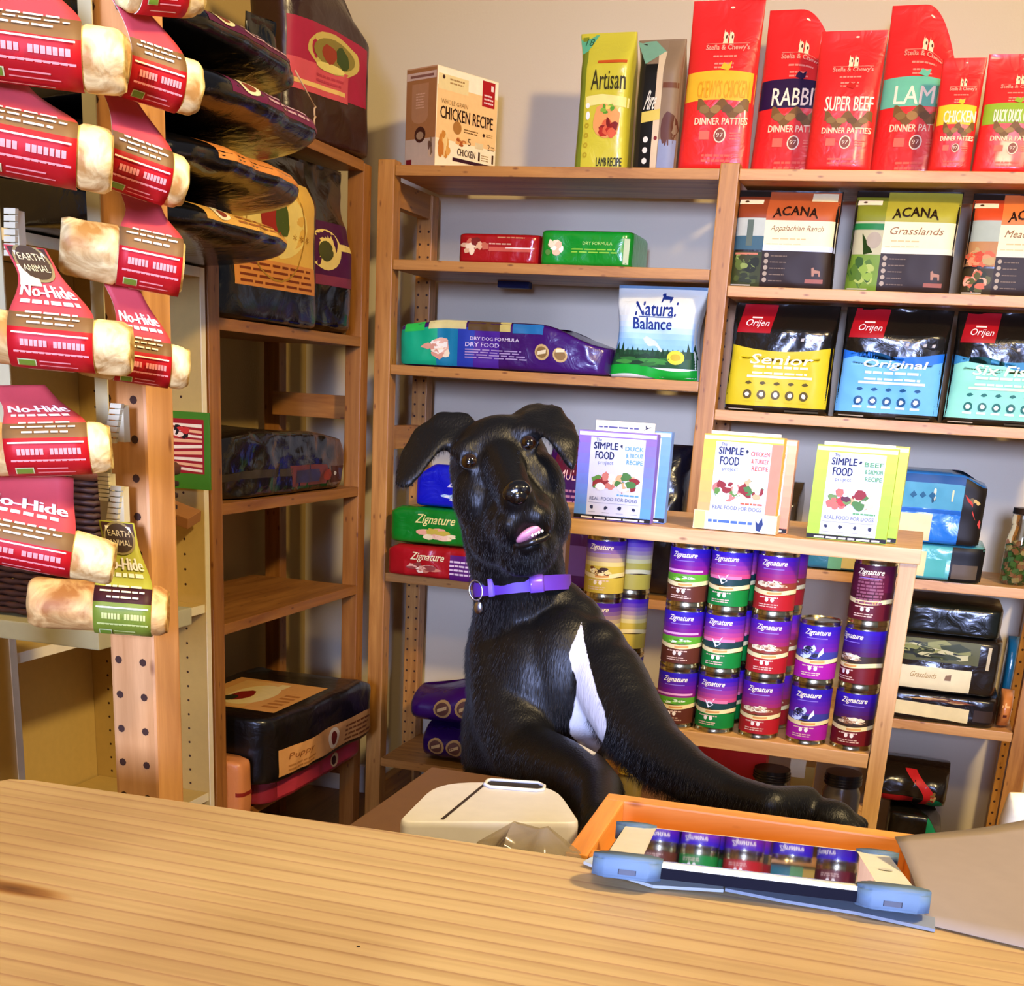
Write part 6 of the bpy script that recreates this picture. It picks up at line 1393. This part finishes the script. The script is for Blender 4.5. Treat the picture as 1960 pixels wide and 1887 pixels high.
# mouth: pink tongue, lower lip and a few teeth
bm = bmesh.new(); ellipsoid(bm, (0, 0, 0), (.0175, .0062, .016), (hx*.97+hu*.20, hu, hn), 24); o = obj('tongue', bm, mat('#d78fa6', .3, 0, 'foil', .5), dog, True); o.location = hp(.003, -.108, .040)
bm = bmesh.new()
for k in range(7):
    x = -.012+.004*k; c = hp(.004+x, -.1125+.0014*abs(k-3)*.6, .051-.0016*abs(k-3)); ellipsoid(bm, c, (.0017, .0022, .0014), HA, 8)
obj('teeth', bm, mat('#efe6dc', .25), dog, True)
bm = bmesh.new(); tube(bm, [hp(.003+.0195*math.sin(a), -.1125-.0060*math.cos(a), .047-.010*abs(math.sin(a))) for a in [(-1.35+2.7*k/14) for k in range(15)]], .0036, 8); obj('lower_lip', bm, mat('#0c0909', .35, 0, 'foil', .3), dog, True)
# whisker brows are too fine to see; collar
CC = px(999, 1122, 1.525); cz_ = (UV*.93-RV*.10+F*-.12+Vector((0, 0, .15))).normalized(); ca = Vector((1, 0, 0)); ca = (ca-cz_*ca.dot(cz_)).normalized(); cb = cz_.cross(ca)
def ring_pt(a, r, h): return CC+ca*math.cos(a)*r+cb*math.sin(a)*r+cz_*h
def band(a0, a1, r0, r1, h0, h1, n=64):
    bm = bmesh.new(); full = abs(a1-a0-2*PI) < 1e-6; N = n if full else n+1; rows = []
    for k in range(N):
        a = a0+(a1-a0)*k/n; rows.append([bm.verts.new(ring_pt(a, r, h)) for r, h in ((r0, h0), (r1, h0), (r1, h1), (r0, h1))])
    for k in range(n):
        A_, B_ = rows[k], rows[(k+1) % N]
        for i in range(4): f = bm.faces.new((A_[i], A_[(i+1) % 4], B_[(i+1) % 4], B_[i])); f.smooth = True
    if not full: bm.faces.new(rows[0]); bm.faces.new(rows[-1][::-1])
    bmesh.ops.recalc_face_normals(bm, faces=bm.faces); return bm
CR = .0588
PUR = mat('#5a2a9c', .55)
col = obj('collar', band(0, 2*PI, CR, CR+.0026, -.009, .009), PUR, dog); col.data.set_sharp_from_angle(angle=math.radians(50))
fa = math.atan2((CAMP-CC).dot(cb), (CAMP-CC).dot(ca))
for da, w_, nm_, c_ in ((.28, .13, 'buckle', '#7c50c8'), (-.62, .05, 'slider', '#9a78dc')):
    o = obj(nm_, band(fa+da-w_, fa+da+w_, CR+.0027, CR+.0066, -.0105, .0105, 8), mat(c_, .25, 0, 'p', .4), col)
bm = bmesh.new(); c = ring_pt(fa-1.02, CR+.006, -.001); tube(bm, [c+Vector((.003*math.sin(t)*.8, -.002, 0))+cz_*.012*math.cos(t)+ca*.006*math.sin(t) for t in [2*PI*k/16 for k in range(17)]], .0014, 6, 0, False); obj('metal_ring', bm, mat('#c8ccd8', .2, 1), col)
bm = bmesh.new(); c = ring_pt(fa-1.02, CR+.005, -.022); ellipsoid(bm, c, (.006, .003, .008)); obj('metal_tag', bm, mat('#b8bcc8', .22, 1), col, True)
